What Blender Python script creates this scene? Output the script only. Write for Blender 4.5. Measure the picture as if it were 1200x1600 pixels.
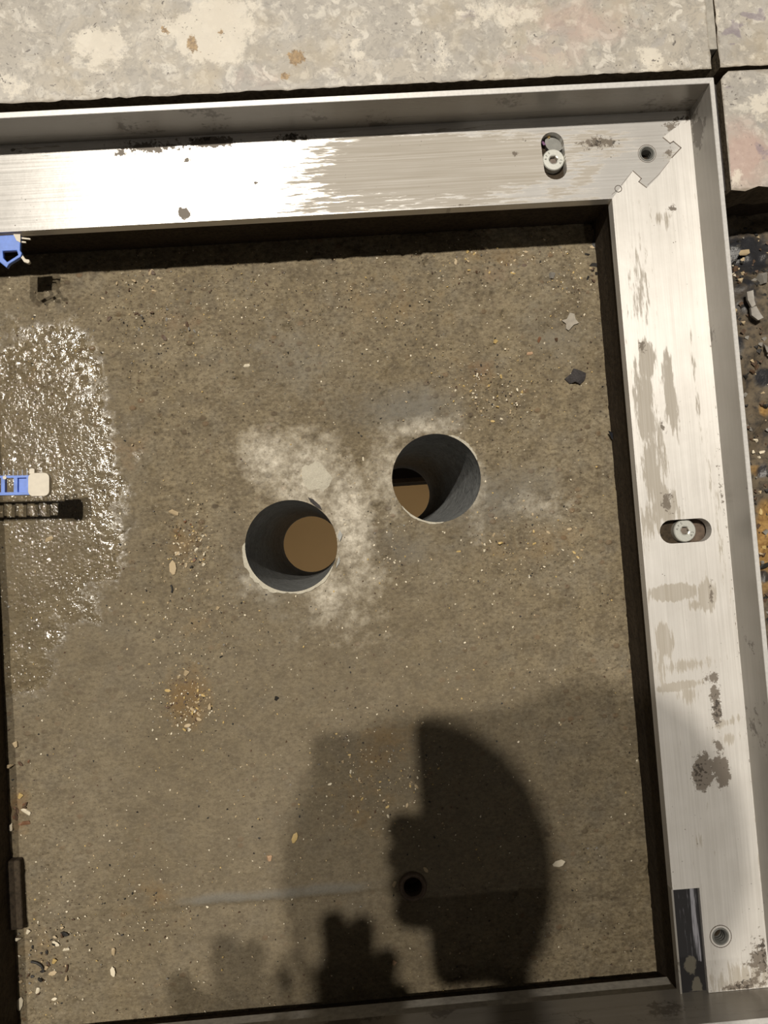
import bpy, bmesh, math, random
import numpy as np
from mathutils import Vector, Matrix, Euler
from mathutils.geometry import delaunay_2d_cdt

for o in list(bpy.data.objects): bpy.data.objects.remove(o)
S = bpy.context.scene
COL = S.collection
random.seed(7)
RNG = np.random.default_rng(7)

# ------------------------------------------------------------------ camera
CAM_H = 0.5
FPX = 1310.0
cam = bpy.data.cameras.new('camera')
cam.sensor_fit = 'VERTICAL'; cam.sensor_height = 24.0
cam.lens = FPX / 1600.0 * 24.0
cam.clip_start = 0.01
camo = bpy.data.objects.new('camera', cam)
camo.location = (0, 0, CAM_H)
camo.rotation_euler = (0.05599, -0.03570, -0.07091)
COL.objects.link(camo); S.camera = camo
ROT = Euler((0.05599, -0.03570, -0.07091)).to_matrix()

def at(px, py, z):
    """point of the place at height z that the photo shows at pixel (px, py)"""
    d = ROT @ Vector(((px - 600) / FPX, -(py - 800) / FPX, -1.0))
    return Vector((0, 0, CAM_H)) + d * ((z - CAM_H) / d.z)

# ------------------------------------------------------------------ light
PZ = -0.048                       # top of the pit slab (flange top is z = 0)
LH = 6.0                          # lamps above the slab
S.view_settings.view_transform = 'Standard'
S.view_settings.look = 'None'
S.view_settings.gamma = 1.0
S.view_settings.use_curve_mapping = False
S.view_settings.exposure = 0.0
w = bpy.data.worlds.new('room_light'); S.world = w; w.use_nodes = True
bg = w.node_tree.nodes['Background']
bg.inputs[0].default_value = (1.0, 0.92, 0.80, 1); bg.inputs[1].default_value = 0.06

def lamp(name, tx, ty, power, radius, colour):
    l = bpy.data.lights.new(name, 'POINT'); l.energy = power; l.color = colour; l.shadow_soft_size = radius
    o = bpy.data.objects.new(name, l); o.location = (-tx * LH, ty * LH, PZ + LH); COL.objects.link(o)
    return o
WARM = (1.0, 0.925, 0.81)
lamp('ceiling_spot_lamp', 0.178, 0.24, 800, 0.045, WARM)
lamp('ceiling_spot_lamp', 0.072, 0.252, 800, 0.045, WARM)
lamp('ceiling_side_lamp', -0.12, -0.66, 70, 0.05, WARM)

# ------------------------------------------------------------------ helpers
def tag(o, label=None, cat=None, group=None, kind=None):
    if label: o['label'] = label
    if cat: o['category'] = cat
    if group: o['group'] = group
    if kind: o['kind'] = kind
    return o

def link(name, me, parent=None, mat=None):
    o = bpy.data.objects.new(name, me); COL.objects.link(o)
    if parent is not None: o.parent = parent
    if mat is not None and me is not None and not me.materials: me.materials.append(mat)
    return o

def empty(name, loc=(0, 0, 0)):
    o = bpy.data.objects.new(name, None); o.location = loc; o.empty_display_size = 0.02; COL.objects.link(o); return o

def bm_obj(name, bm, mat, parent=None, smooth=False):
    me = bpy.data.meshes.new(name)
    bmesh.ops.recalc_face_normals(bm, faces=bm.faces)
    bm.to_mesh(me); bm.free()
    if smooth:
        for p in me.polygons: p.use_smooth = True
    return link(name, me, parent, mat)

def box_bm(x0, x1, y0, y1, z0, z1, bev=0.0, bm=None, seg=2):
    b = bm or bmesh.new()
    r = bmesh.ops.create_cube(b, size=1.0)
    vs = r['verts']
    for v in vs:
        v.co = Vector((x0 + (v.co.x + .5) * (x1 - x0), y0 + (v.co.y + .5) * (y1 - y0), z0 + (v.co.z + .5) * (z1 - z0)))
    if bev > 0:
        es = list({e for v in vs for e in v.link_edges})
        bmesh.ops.bevel(b, geom=es, offset=bev, segments=seg, affect='EDGES', profile=.5)
    return b

def hash2(ix, iy, seed):
    n = (ix.astype(np.int64) * 374761393 + iy.astype(np.int64) * 668265263 + seed * 1442695041) & 0xffffffff
    n = ((n ^ (n >> 13)) * 1274126177) & 0xffffffff
    n = n ^ (n >> 16)
    return (n & 0xffff) / 65535.0

def vnoise(x, y, freq, seed=0, octs=1):
    out = np.zeros_like(x); amp = 1.0; tot = 0
    for k in range(octs):
        fx = x * freq; fy = y * freq
        ix = np.floor(fx); iy = np.floor(fy)
        u = fx - ix; v = fy - iy
        u = u * u * (3 - 2 * u); v = v * v * (3 - 2 * v)
        a = hash2(ix, iy, seed + k); b = hash2(ix + 1, iy, seed + k); c = hash2(ix, iy + 1, seed + k); d = hash2(ix + 1, iy + 1, seed + k)
        out += amp * ((a * (1 - u) + b * u) * (1 - v) + (c * (1 - u) + d * u) * v)
        tot += amp; amp *= .5; freq *= 2.03
    return out / tot

def blob(X, Y, px, py, rx, ry, z, ang=0.0, soft=0.5):
    """1 inside an ellipse given by its place and size in the photo, falling to 0 outside"""
    c = at(px, py, z); s = (CAM_H - z) / FPX
    a = math.radians(ang) + 0.0709 * -1
    dx = X - c.x; dy = Y - c.y
    u = (dx * math.cos(a) + dy * math.sin(a)) / (rx * s); v = (-dx * math.sin(a) + dy * math.cos(a)) / (ry * s)
    r = np.sqrt(u * u + v * v)
    return np.clip((1 + soft - r) / (2 * soft), 0, 1)

def set_attr(me, name, arr):
    a = me.attributes.new(name, 'FLOAT', 'POINT'); a.data.foreach_set('value', np.asarray(arr, dtype=np.float32))

# ------------------------------------------------------------------ node helpers
class NT:
    def __init__(self, name):
        self.m = bpy.data.materials.new(name); self.m.use_nodes = True
        self.t = self.m.node_tree; self.n = self.t.nodes; self.b = self.n['Principled BSDF']
        self.geo = self.n.new('ShaderNodeNewGeometry')
        self.oc = self.n.new('ShaderNodeTexCoord').outputs['Object']
    def sock(self, s, v):
        if isinstance(v, bpy.types.NodeSocket): self.t.links.new(v, s)
        elif isinstance(v, (tuple, list)) and len(v) == 3 and s.type == 'RGBA': s.default_value = (*v, 1)
        else: s.default_value = v
    def set(self, **k):
        for a, v in k.items(): self.sock(self.b.inputs[a.replace('_', ' ')], v)
        return self
    def mapped(self, scale=(1, 1, 1), rot=(0, 0, 0), src=None):
        n = self.n.new('ShaderNodeMapping'); n.inputs['Scale'].default_value = scale; n.inputs['Rotation'].default_value = rot
        self.t.links.new(src or self.oc, n.inputs['Vector']); return n.outputs[0]
    def noise(self, scale, detail=4, rough=.55, vec=None, dist=0):
        n = self.n.new('ShaderNodeTexNoise'); n.inputs['Scale'].default_value = scale; n.inputs['Detail'].default_value = detail
        n.inputs['Roughness'].default_value = rough; n.inputs['Distortion'].default_value = dist
        self.t.links.new(vec or self.oc, n.inputs['Vector']); return n
    def voro(self, scale, vec=None, feature='F1', rand=1.0):
        n = self.n.new('ShaderNodeTexVoronoi'); n.feature = feature; n.inputs['Scale'].default_value = scale; n.inputs['Randomness'].default_value = rand
        self.t.links.new(vec or self.oc, n.inputs['Vector']); return n
    def ramp(self, fac, stops, interp='LINEAR'):
        n = self.n.new('ShaderNodeValToRGB'); cr = n.color_ramp; cr.interpolation = interp
        while len(cr.elements) < len(stops): cr.elements.new(.5)
        for e, (p, c) in zip(cr.elements, stops):
            e.position = p; e.color = (c, c, c, 1) if isinstance(c, (int, float)) else (*c, 1)
        self.t.links.new(fac, n.inputs[0]); return n.outputs[0]
    def mix(self, fac, a, b, mode='MIX'):
        n = self.n.new('ShaderNodeMix'); n.data_type = 'RGBA'; n.blend_type = mode
        self.sock(n.inputs[0], fac); self.sock(n.inputs[6], a); self.sock(n.inputs[7], b); return n.outputs[2]
    def math(self, op, a, b=0.0, c=None, clamp=False):
        n = self.n.new('ShaderNodeMath'); n.operation = op; n.use_clamp = clamp
        self.sock(n.inputs[0], a); self.sock(n.inputs[1], b)
        if c is not None: self.sock(n.inputs[2], c)
        return n.outputs[0]
    def attr(self, name):
        n = self.n.new('ShaderNodeAttribute'); n.attribute_name = name; return n.outputs['Fac']
    def bump(self, h, strength=.3, dist=.001, normal=None):
        n = self.n.new('ShaderNodeBump'); n.inputs['Strength'].default_value = strength; n.inputs['Distance'].default_value = dist
        self.t.links.new(h, n.inputs['Height'])
        if normal is not None: self.t.links.new(normal, n.inputs['Normal'])
        return n.outputs[0]
    def edge(self, mask, noise, amt=.5, lo=.42, hi=.58):
        """mask with a ragged, noise-eaten border"""
        v = self.math('ADD', mask, self.math('MULTIPLY', self.math('SUBTRACT', noise, .5), amt))
        return self.ramp(v, [(lo, 0.0), (hi, 1.0)])

def simple(name, col, rough=.6, metal=0.0, var=.15, scale=300, bump=.0):
    N = NT(name); n = N.noise(scale, 4)
    c = N.mix(N.ramp(n.outputs[0], [(.3, 0.0), (.7, 1.0)]), tuple(x * (1 - var) for x in col), tuple(min(1, x * (1 + var)) for x in col))
    N.set(Base_Color=c, Roughness=rough, Metallic=metal)
    if bump: N.set(Normal=N.bump(n.outputs[0], bump, .0005))
    return N.m

# ------------------------------------------------------------------ materials
ANISO = 0.25
def mat_aluminium(name, along, lip=False):
    N = NT(name)
    sc = (12, 900, 300) if along == 'x' else (900, 12, 300)
    br = N.noise(1.0, 3, .6, N.mapped(sc))
    big = N.noise(28, 5, .6)
    fine = N.noise(420, 4, .6)
    col = N.mix(N.ramp(br.outputs[0], [(.3, 0.0), (.7, 1.0)]), (.74, .725, .70), (.88, .865, .845))
    col = N.mix(N.ramp(big.outputs[0], [(.35, 0.0), (.75, .35)]), col, (.52, .49, .45))
    rough = N.ramp(br.outputs[0], [(.2, .24), (.8, .36)] if along == 'x' else [(.2, .34), (.8, .48)])
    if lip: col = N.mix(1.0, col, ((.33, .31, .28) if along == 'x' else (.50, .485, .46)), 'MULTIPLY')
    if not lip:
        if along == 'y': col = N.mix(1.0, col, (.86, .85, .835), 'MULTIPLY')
        film = N.edge(N.attr('film'), N.noise(1.0, 4, .65, N.mapped((60, 500, 1) if along == 'x' else (500, 60, 1))).outputs[0], 2.4, .36, .62)
        col = N.mix(N.math('MULTIPLY', film, N.ramp(br.outputs[0], [(.3, .92), (.7, .62)])), col, (.38, .34, .28))
        gr = N.edge(N.attr('grime'), N.noise(230, 7, .75).outputs[0], 2.2, .44, .54)
        col = N.mix(N.math('MULTIPLY', gr, .92), col, (.165, .138, .11))
        dk = N.edge(N.attr('dirt'), fine.outputs[0], 2.2, .48, .56)
        col = N.mix(N.math('MULTIPLY', dk, .9), col, (.055, .045, .036))
        sp = N.ramp(N.voro(260).outputs['Distance'], [(.07, 1.0), (.11, 0.0)])
        sp = N.math('MULTIPLY', sp, N.ramp(N.noise(35, 3).outputs[0], [(.56, 0.0), (.64, .9)]))
        col = N.mix(sp, col, (.10, .085, .07))
        tot = N.math('MAXIMUM', N.math('MAXIMUM', gr, dk), film)
        rough = N.mix(tot, rough, (.75, .75, .75))
        N.set(Metallic=N.math('MULTIPLY_ADD', tot, (-.36 if along == 'x' else -.12), (.40 if along == 'x' else .15)))
    else:
        gr = N.edge(N.ramp(N.noise(22, 4, .6).outputs[0], [(.45, 0.0), (.75, 1.0)]), fine.outputs[0], .9, .48, .6)
        col = N.mix(N.math('MULTIPLY', gr, .75), col, (.10, .085, .07))
        N.set(Metallic=.35)
    N.set(Base_Color=col, Roughness=rough, Anisotropic=.72, Anisotropic_Rotation=ANISO)
    tg = N.n.new('ShaderNodeTangent'); tg.direction_type = 'UV_MAP'; tg.uv_map = 'UVMap'
    N.t.links.new(tg.outputs[0], N.b.inputs['Tangent'])
    N.set(Normal=N.bump(br.outputs[0], .06, .0003, N.bump(big.outputs[0], .08, .002)))
    return N.m

M = {}
M['alu_x'] = mat_aluminium('brushed_aluminium_across', 'x')
M['alu_y'] = mat_aluminium('brushed_aluminium_along', 'y')
M['lip_x'] = mat_aluminium('aluminium_lip_across', 'x', True)
M['lip_y'] = mat_aluminium('aluminium_lip_along', 'y', True)
M['steel'] = simple('zinc_steel', (.72, .73, .68), .33, .55, .08, 900)
M['letter'] = simple('stamped_letter', (.10, .10, .09), .7)
M['socket'] = simple('dirty_socket', (.16, .13, .105), .7)
M['seam'] = simple('joint_dirt', (.17, .14, .115), .8)
M['washer'] = simple('grey_washer', (.22, .22, .205), .5, .3)
M['blackplate'] = simple('black_plate', (.03, .03, .031), .4)
M['rust'] = simple('rusty_steel', (.12, .085, .06), .7, .2, .3, 400, .4)
M['seal'] = simple('black_seal', (.045, .04, .04), .85, 0, .4, 900, .5)
M['grout'] = simple('grey_grout', (.40, .375, .33), .85, 0, .2, 250, .3)
M['blue'] = simple('blue_plastic', (.13, .25, .72), .38, 0, .18, 220)
M['white'] = simple('ivory_plastic', (.70, .64, .53), .5, 0, .06, 300)
M['clear'] = simple('pale_blue_bristle', (.42, .47, .58), .4, 0, .1)
M['phone'] = simple('phone_shell', (.03, .03, .035), .3)
M['jacket'] = simple('dark_jacket', (.05, .055, .07), .85)
M['trousers'] = simple('work_trousers', (.06, .06, .055), .9)
M['skin'] = simple('skin', (.55, .36, .26), .55, 0, .08, 60)
M['hair'] = simple('dark_hair', (.03, .02, .015), .6)
M['shoe'] = simple('boot_leather', (.04, .03, .02), .6)

def mat_slab():
    N = NT('dirty_concrete')
    n1 = N.noise(14, 6, .6, dist=.3); n2 = N.noise(95, 6, .65); n3 = N.noise(900, 4, .6)
    sc = N.noise(1.0, 4, .6, N.mapped((520, 60, 1), (0, 0, math.radians(-35))))
    n1c = N.ramp(n1.outputs[0], [(.3, 0.0), (.7, 1.0)])
    col = N.mix(n1c, (.228, .178, .100), (.295, .242, .155))  # raised tone of the rough upper slab carries the lamp falloff in the colour
    col = N.mix(N.ramp(n2.outputs[0], [(.3, .85), (.62, 0.0)]), col, (.115, .088, .052))
    col = N.mix(N.ramp(N.noise(50, 4, .6).outputs[0], [(.5, 0.0), (.75, .45)]), col, (.21, .19, .15))
    mot = N.noise(1.0, 5, .7, N.mapped((330, 480, 1)))
    col = N.mix(N.ramp(mot.outputs[0], [(.36, .75), (.5, 0.0)]), col, (.088, .067, .040))
    col = N.mix(N.ramp(mot.outputs[0], [(.54, 0.0), (.68, .6)]), col, (.36, .31, .215))
    cr = N.voro(170, N.mapped((1, 1.3, 1)))
    crs = N.n.new('ShaderNodeSeparateColor'); N.t.links.new(cr.outputs['Color'], crs.inputs[0])
    crm = N.math('MULTIPLY', N.ramp(cr.outputs['Distance'], [(.25, 1.0), (.45, 0.0)]), N.ramp(crs.outputs[1], [(.72, 0.0), (.8, 1.0)]))
    crm = N.math('MULTIPLY', crm, N.ramp(N.noise(24, 4, .6).outputs[0], [(.42, 0.0), (.6, .8)]))
    col = N.mix(crm, col, N.ramp(crs.outputs[0], [(0, (.06, .042, .026)), (.4, (.13, .09, .05)), (.7, (.20, .12, .06)), (1, (.30, .25, .17))]))
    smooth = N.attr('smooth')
    col = N.mix(N.math('MULTIPLY', smooth, .65), col, N.mix(n1c, (.160, .129, .082), (.182, .149, .101)))  # smooth lower area kept darker, the other half of the painted falloff
    sand = N.edge(N.attr('sand'), n2.outputs[0], 1.1, .30, .8)
    col = N.mix(N.math('MULTIPLY', sand, .75), col, (.20, .118, .038))
    red = N.edge(N.attr('red'), n2.outputs[0], 1.0, .35, .75)
    col = N.mix(N.math('MULTIPLY', red, .5), col, (.20, .105, .055))
    grey = N.edge(N.attr('grey'), n2.outputs[0], 1.1, .25, .85)
    col = N.mix(N.math('MULTIPLY', grey, .75), col, (.185, .175, .150))
    damp = N.edge(N.attr('damp'), n2.outputs[0], .9, .2, .9)
    col = N.mix(N.math('MULTIPLY', damp, .55), col, (.075, .064, .050))
    # pits and dark crumbs
    v = N.voro(240, N.mapped((1, 1, 1)))
    pit = N.math('MULTIPLY', N.ramp(v.outputs['Distance'], [(.08, 1.0), (.2, 0.0)]), N.ramp(N.noise(42, 4).outputs[0], [(.48, 0.0), (.62, 1.0)]))
    pit = N.math('MULTIPLY', pit, N.math('SUBTRACT', 1.0, smooth, clamp=True))
    col = N.mix(N.math('MULTIPLY', pit, .75), col, (.030, .022, .015))
    dust = N.edge(N.attr('dust'), n2.outputs[0], 1.0, .2, .95)
    col = N.mix(N.math('MULTIPLY', dust, .92), col, N.mix(N.ramp(N.noise(190, 6, .75).outputs[0], [(.38, 0.0), (.62, 1.0)]), (.40, .355, .28), (.76, .70, .58)))
    col = N.mix(N.ramp(n3.outputs[0], [(.35, .35), (.65, 0.0)]), col, N.mix(.5, col, (.05, .04, .03)))
    wet = N.edge(N.attr('wet'), N.noise(60, 6, .7).outputs[0], 1.6, .36, .58)
    wn = N.noise(470, 2, .5)
    h = N.math('ADD', N.math('MULTIPLY', n3.outputs[0], .35), N.math('MULTIPLY', n2.outputs[0], 1.2))
    h = N.math('ADD', h, N.math('MULTIPLY', sc.outputs[0], .35))
    h = N.math('ADD', N.math('SUBTRACT', h, N.math('MULTIPLY', pit, 1.2)), N.math('MULTIPLY', N.math('MULTIPLY', crm, N.math('SUBTRACT', 1.0, smooth, clamp=True)), 1.6))
    bd = N.bump(h, .55, .0011)
    dv = N.voro(380); dsep = N.n.new('ShaderNodeSeparateColor'); N.t.links.new(dv.outputs['Color'], dsep.inputs[0])
    dome = N.ramp(dv.outputs['Distance'], [(0.0, 1.0), (.5, 0.0)], 'EASE')
    dome = N.math('MULTIPLY', dome, N.ramp(dsep.outputs[0], [(.35, 0.0), (.6, 1.0)]))
    bw = N.bump(N.math('ADD', dome, N.math('MULTIPLY', wn.outputs[0], .6)), 1.0, .0005, N.bump(h, .25, .0008))
    mx = N.n.new('ShaderNodeMix'); mx.data_type = 'VECTOR'
    N.t.links.new(wet, mx.inputs[0]); N.t.links.new(bd, mx.inputs[4]); N.t.links.new(bw, mx.inputs[5])
    N.set(Base_Color=col, Roughness=N.ramp(wet, [(0, .78), (1, .10)]), Normal=mx.outputs[1])
    N.b.inputs['Specular IOR Level'].default_value = .5
    return N.m
M['slab'] = mat_slab()

def mat_rough(name, a, b, dark, scale=60, rough=.9, spec=.3):
    N = NT(name); n1 = N.noise(scale, 7, .65); n2 = N.noise(scale * 6, 5, .6)
    col = N.mix(N.ramp(n1.outputs[0], [(.35, 0.0), (.65, 1.0)]), a, b)
    col = N.mix(N.ramp(n2.outputs[0], [(.32, .8), (.55, 0.0)]), col, dark)
    N.set(Base_Color=col, Roughness=rough, Normal=N.bump(N.math('ADD', n1.outputs[0], N.math('MULTIPLY', n2.outputs[0], .4)), .7, .002))
    N.b.inputs['Specular IOR Level'].default_value = spec
    return N
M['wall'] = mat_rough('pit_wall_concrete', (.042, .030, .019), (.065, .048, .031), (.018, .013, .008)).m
def mat_bed():
    N = mat_rough('mortar_bed', (.10, .075, .048), (.17, .135, .09), (.02, .018, .018), 45, .6, .5)
    old = N.b.inputs['Base Color'].links[0].from_socket
    s = N.edge(N.attr('sand'), N.noise(120, 5).outputs[0], .8, .3, .7)
    k = N.edge(N.attr('tar'), N.noise(90, 5).outputs[0], 1.0, .35, .6)
    c = N.mix(s, old, N.mix(N.ramp(N.noise(400, 4).outputs[0], [(.35, 0.0), (.65, 1.0)]), (.22, .12, .035), (.40, .24, .08)))
    c = N.mix(N.math('MULTIPLY', k, .92), c, (.022, .024, .030))
    N.set(Base_Color=c, Roughness=N.ramp(k, [(0, .8), (1, .35)])); return N.m
M['bed'] = mat_bed()
M['tile_edge'] = mat_rough('dirty_tile_edge', (.11, .085, .055), (.17, .135, .09), (.05, .038, .025), 60).m
M['core'] = mat_rough('cored_concrete', (.27, .275, .27), (.40, .41, .405), (.12, .125, .13), 70, .55, .4).m
M['mortar'] = mat_rough('pale_mortar', (.56, .52, .42), (.64, .60, .49), (.48, .44, .36), 220, .7).m
M['void'] = simple('void_floor', (.23, .15, .07), .7, 0, .06, 8)
M['beam'] = simple('void_beam', (.05, .035, .02), .8)

def mat_terrazzo():
    N = NT('polished_terrazzo')
    at_ = N.n.new('ShaderNodeAttribute'); at_.attribute_type = 'OBJECT'; at_.attribute_name = 'tile_shift'
    va = N.n.new('ShaderNodeVectorMath'); va.operation = 'ADD'
    N.t.links.new(N.oc, va.inputs[0]); N.t.links.new(at_.outputs['Vector'], va.inputs[1])
    warp = N.noise(38, 4, .6, va.outputs[0])
    vm = N.n.new('ShaderNodeVectorMath'); vm.operation = 'MULTIPLY_ADD'
    N.t.links.new(warp.outputs['Color'], vm.inputs[0]); vm.inputs[1].default_value = (.03, .03, .03); N.t.links.new(va.outputs[0], vm.inputs[2])
    P = vm.outputs[0]
    base = N.mix(N.ramp(N.noise(9, 3, .5, P).outputs[0], [(.35, 0.0), (.65, 1.0)]), (.43, .405, .37), (.50, .455, .385))
    base = N.mix(N.ramp(N.noise(60, 5, .6, P).outputs[0], [(.35, .5), (.7, 0.0)]), base, (.35, .335, .315))
    def chips(scale, thr, stops, amt, edge=.05):
        nonlocal base
        v = N.voro(scale, P); sep = N.n.new('ShaderNodeSeparateColor'); N.t.links.new(v.outputs['Color'], sep.inputs[0])
        colr = N.ramp(sep.outputs[0], stops)
        e = N.voro(scale, P, 'DISTANCE_TO_EDGE')
        mask = N.math('MULTIPLY', N.ramp(sep.outputs[1], [(thr, 0.0), (thr + .01, 1.0)]), N.ramp(e.outputs['Distance'], [(.02, 0.0), (.02 + edge, 1.0)]))
        base = N.mix(N.math('MULTIPLY', mask, amt), base, colr)
    st = [(0, (.40, .38, .35)), (.25, (.62, .575, .50)), (.45, (.47, .45, .42)), (.65, (.70, .655, .58)), (.82, (.54, .49, .41)), (1, (.38, .365, .35))]
    chips(26, .4, st, .55, .30)
    chips(64, .5, st, .6, .22)
    chips(150, .6, [(0, (.72, .68, .60)), (.4, (.44, .42, .39)), (.7, (.80, .76, .68)), (1, (.36, .34, .33))], .7, .14)
    base = N.mix(N.ramp(N.noise(240, 6, .75, P).outputs[0], [(.38, .6), (.5, 0.0)]), base, (.29, .27, .245))
    base = N.mix(N.ramp(N.noise(170, 6, .7, va.outputs[0]).outputs[0], [(.54, 0.0), (.66, .6)]), base, (.74, .70, .62))
    base = N.mix(N.ramp(N.noise(22, 5, .6, va.outputs[0]).outputs[0], [(.52, 0.0), (.66, .5)]), base, (.46, .39, .28))
    pink = N.attr('pink')
    base = N.mix(N.math('MULTIPLY', N.edge(pink, N.noise(70, 5, .6, P).outputs[0], 1.0, .3, .8), .6), base, (.56, .38, .33))
    vio = N.edge(N.attr('violet'), N.noise(110, 5, .6, P).outputs[0], 1.2, .45, .62)
    base = N.mix(N.math('MULTIPLY', vio, .6), base, (.24, .20, .25))
    pale = N.edge(N.attr('pale'), N.noise(60, 9, .75, va.outputs[0]).outputs[0], 2.8, .40, .62)
    base = N.mix(N.math('MULTIPLY', pale, .72), base, (.80, .745, .645))
    sp = N.math('MULTIPLY', N.ramp(N.voro(330, P).outputs['Distance'], [(.12, 1.0), (.22, 0.0)]), N.ramp(N.noise(50, 3, .5, P).outputs[0], [(.49, 0.0), (.57, .9)]))
    base = N.mix(sp, base, (.14, .125, .115))
    rust = N.edge(N.attr('rust'), N.noise(330, 6, .75).outputs[0], 1.9, .5, .62)
    base = N.mix(N.math('MULTIPLY', rust, .85), base, N.mix(N.ramp(N.noise(500, 4, .7).outputs[0], [(.4, 0.0), (.6, 1.0)]), (.18, .10, .03), (.42, .27, .11)))
    ed = N.attr('worn')
    base = N.mix(N.math('MULTIPLY', N.edge(ed, N.noise(200, 5, .7).outputs[0], 1.0, .35, .7), .7), base, (.22, .185, .14))
    N.set(Base_Color=base, Roughness=N.ramp(N.noise(40, 4).outputs[0], [(.3, .36), (.7, .52)]), Normal=N.bump(N.noise(300, 4).outputs[0], .06, .0006))
    return N.m
M['terrazzo'] = mat_terrazzo()

# ------------------------------------------------------------------ flat plates with real cut-outs
def offset_pts(loop):  # ccw test
    return sum(a[0] * b[1] - b[0] * a[1] for a, b in zip(loop, loop[1:] + loop[:1])) > 0

def inside(loop, X, Y):
    r = np.zeros(X.shape, bool); n = len(loop)
    for i in range(n):
        x0, y0 = loop[i]; x1, y1 = loop[(i + 1) % n]
        if y0 == y1: continue
        c = ((y0 > Y) != (y1 > Y)) & (X < (x1 - x0) * (Y - y0) / (y1 - y0) + x0)
        r ^= c
    return r

def plate_mesh(name, outer, holes, z0, z1, step=None, bev=0.0):
    """flat plate from z0 to z1 with outline and cut-outs, and a grid of points inside to carry its wear"""
    pts = []; edges = []; loops = []
    for lp in [outer] + holes:
        s = len(pts); pts += [Vector(p) for p in lp]
        edges += [(s + i, s + (i + 1) % len(lp)) for i in range(len(lp))]; loops.append((s, len(lp)))
    if step:
        xs = np.array([p[0] for p in outer]); ys = np.array([p[1] for p in outer])
        gx, gy = np.meshgrid(np.arange(xs.min() + step * .6, xs.max() - step * .4, step), np.arange(ys.min() + step * .6, ys.max() - step * .4, step))
        k = inside(outer, gx, gy)
        for h in holes: k &= ~inside(h, gx, gy)
        for x, y in zip(gx[k], gy[k]): pts.append(Vector((x, y)))
    v, e, f, *_ = delaunay_2d_cdt(pts, edges, [], 0, 1e-7)
    P = np.array([(q.x, q.y) for q in v]); F = np.array([t for t in f if len(t) == 3])
    C = P[F].mean(1); k = inside(outer, C[:, 0], C[:, 1])
    for h in holes: k &= ~inside(h, C[:, 0], C[:, 1])
    F = F[k]
    a = P[F]; ar = (a[:, 1, 0] - a[:, 0, 0]) * (a[:, 2, 1] - a[:, 0, 1]) - (a[:, 2, 0] - a[:, 0, 0]) * (a[:, 1, 1] - a[:, 0, 1])
    F[ar < 0] = F[ar < 0][:, ::-1]
    n = len(P)
    verts = [(x, y, z1) for x, y in P] + [(x, y, z0) for x, y in P]
    faces = [tuple(t) for t in F] + [tuple(int(i) + n for i in t[::-1]) for t in F]
    # boundary edges -> side walls
    cnt = {}
    for t in F:
        for i in range(3):
            q = (int(t[i]), int(t[(i + 1) % 3])); cnt[q] = 1
    for (i, j) in cnt:
        if (j, i) not in cnt: faces.append((j, i, i + n, j + n))
    me = bpy.data.meshes.new(name); me.from_pydata(verts, [], faces); me.update()
    return me

def planar_uv(me, along):
    uv = me.uv_layers.new(name='UVMap')
    co = np.empty(len(me.vertices) * 3); me.vertices.foreach_get('co', co); co = co.reshape(-1, 3)
    li = np.empty(len(me.loops), int); me.loops.foreach_get('vertex_index', li)
    c = co[li]; u = np.stack([c[:, 0] + c[:, 2] * .3, c[:, 1] + c[:, 2] * .7], 1) if along == 'x' else np.stack([c[:, 1] + c[:, 2] * .3, -c[:, 0] + c[:, 2] * .7], 1)
    uv.data.foreach_set('uv', u.astype(np.float32).ravel())

def co_of(me):
    co = np.empty(len(me.vertices) * 3); me.vertices.foreach_get('co', co); return co.reshape(-1, 3)

def circle(cx, cy, r, n=24): return [(cx + r * math.cos(2 * math.pi * i / n), cy + r * math.sin(2 * math.pi * i / n)) for i in range(n)]
def stadium(ax, ay, bx, by, r, n=12):
    a = math.atan2(by - ay, bx - ax); o = []
    for i in range(n + 1): t = a - math.pi / 2 + math.pi * i / n; o.append((bx + r * math.cos(t), by + r * math.sin(t)))
    for i in range(n + 1): t = a + math.pi / 2 + math.pi * i / n; o.append((ax + r * math.cos(t), ay + r * math.sin(t)))
    return o

# ------------------------------------------------------------------ frame dimensions
XI, XJ, XO = .1739, .2273, .2300        # inner edge, lip inner face, lip outer face (right side)
YI, YJ, YO = .2100, .2633, .2668        # the same at the top side
XL, XLJ, XLO = -.2350, -.2884, -.2911   # left side (beyond the picture)
YB, YBO = -.2686, -.2720                # divider bar at the bottom
LZ = .030; TF = .008

frame = empty('floor_box_frame', (0, 0, 0))
tag(frame, 'bright brushed aluminium floor box frame with raised lip around the open pit', 'frame')

DIAG = [(XI, YI), (XJ, YJ)]
# corner joint: a stepped mitre between the top and the right flange
jp = [at(x, y, 0) for x, y in [(955, 308), (972, 290), (989, 267), (1002, 280), (998, 284), (1011, 293), (1029, 275), (1049, 247), (1064, 231), (1052, 220), (1048, 224), (1036, 214), (1060, 196), (1083, 178)]]
jp = [(p.x, p.y) for p in jp]; jp[0] = (XI, YI); jp[-1] = (XJ, YJ)

s1a, s1b = at(863, 224, 0), at(868, 263, 0)
s2a, s2b = at(1049, 831, 0), at(1094, 828, 0)
SR = .0071
h3 = at(1011, 240, 0); h4 = at(1126, 1463, 0)
slot1 = stadium(s1a.x, s1a.y, s1b.x, s1b.y, SR); slot2 = stadium(s2a.x, s2a.y, s2b.x, s2b.y, SR)
hole3 = circle(h3.x, h3.y, .0039); hole4 = circle(h4.x, h4.y, .0041)

top_outer = [(XLJ, YI), (XI, YI)] + jp[1:-1] + [(XJ, YJ), (XLJ, YJ)]
notch_y = -.2079; notch_x = .1900
right_outer = [(XI, YI), (XI, notch_y), (notch_x, notch_y), (notch_x, YB + .0002), (XJ, YB + .0002), (XJ, YJ)] + jp[1:-1][::-1]

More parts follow.
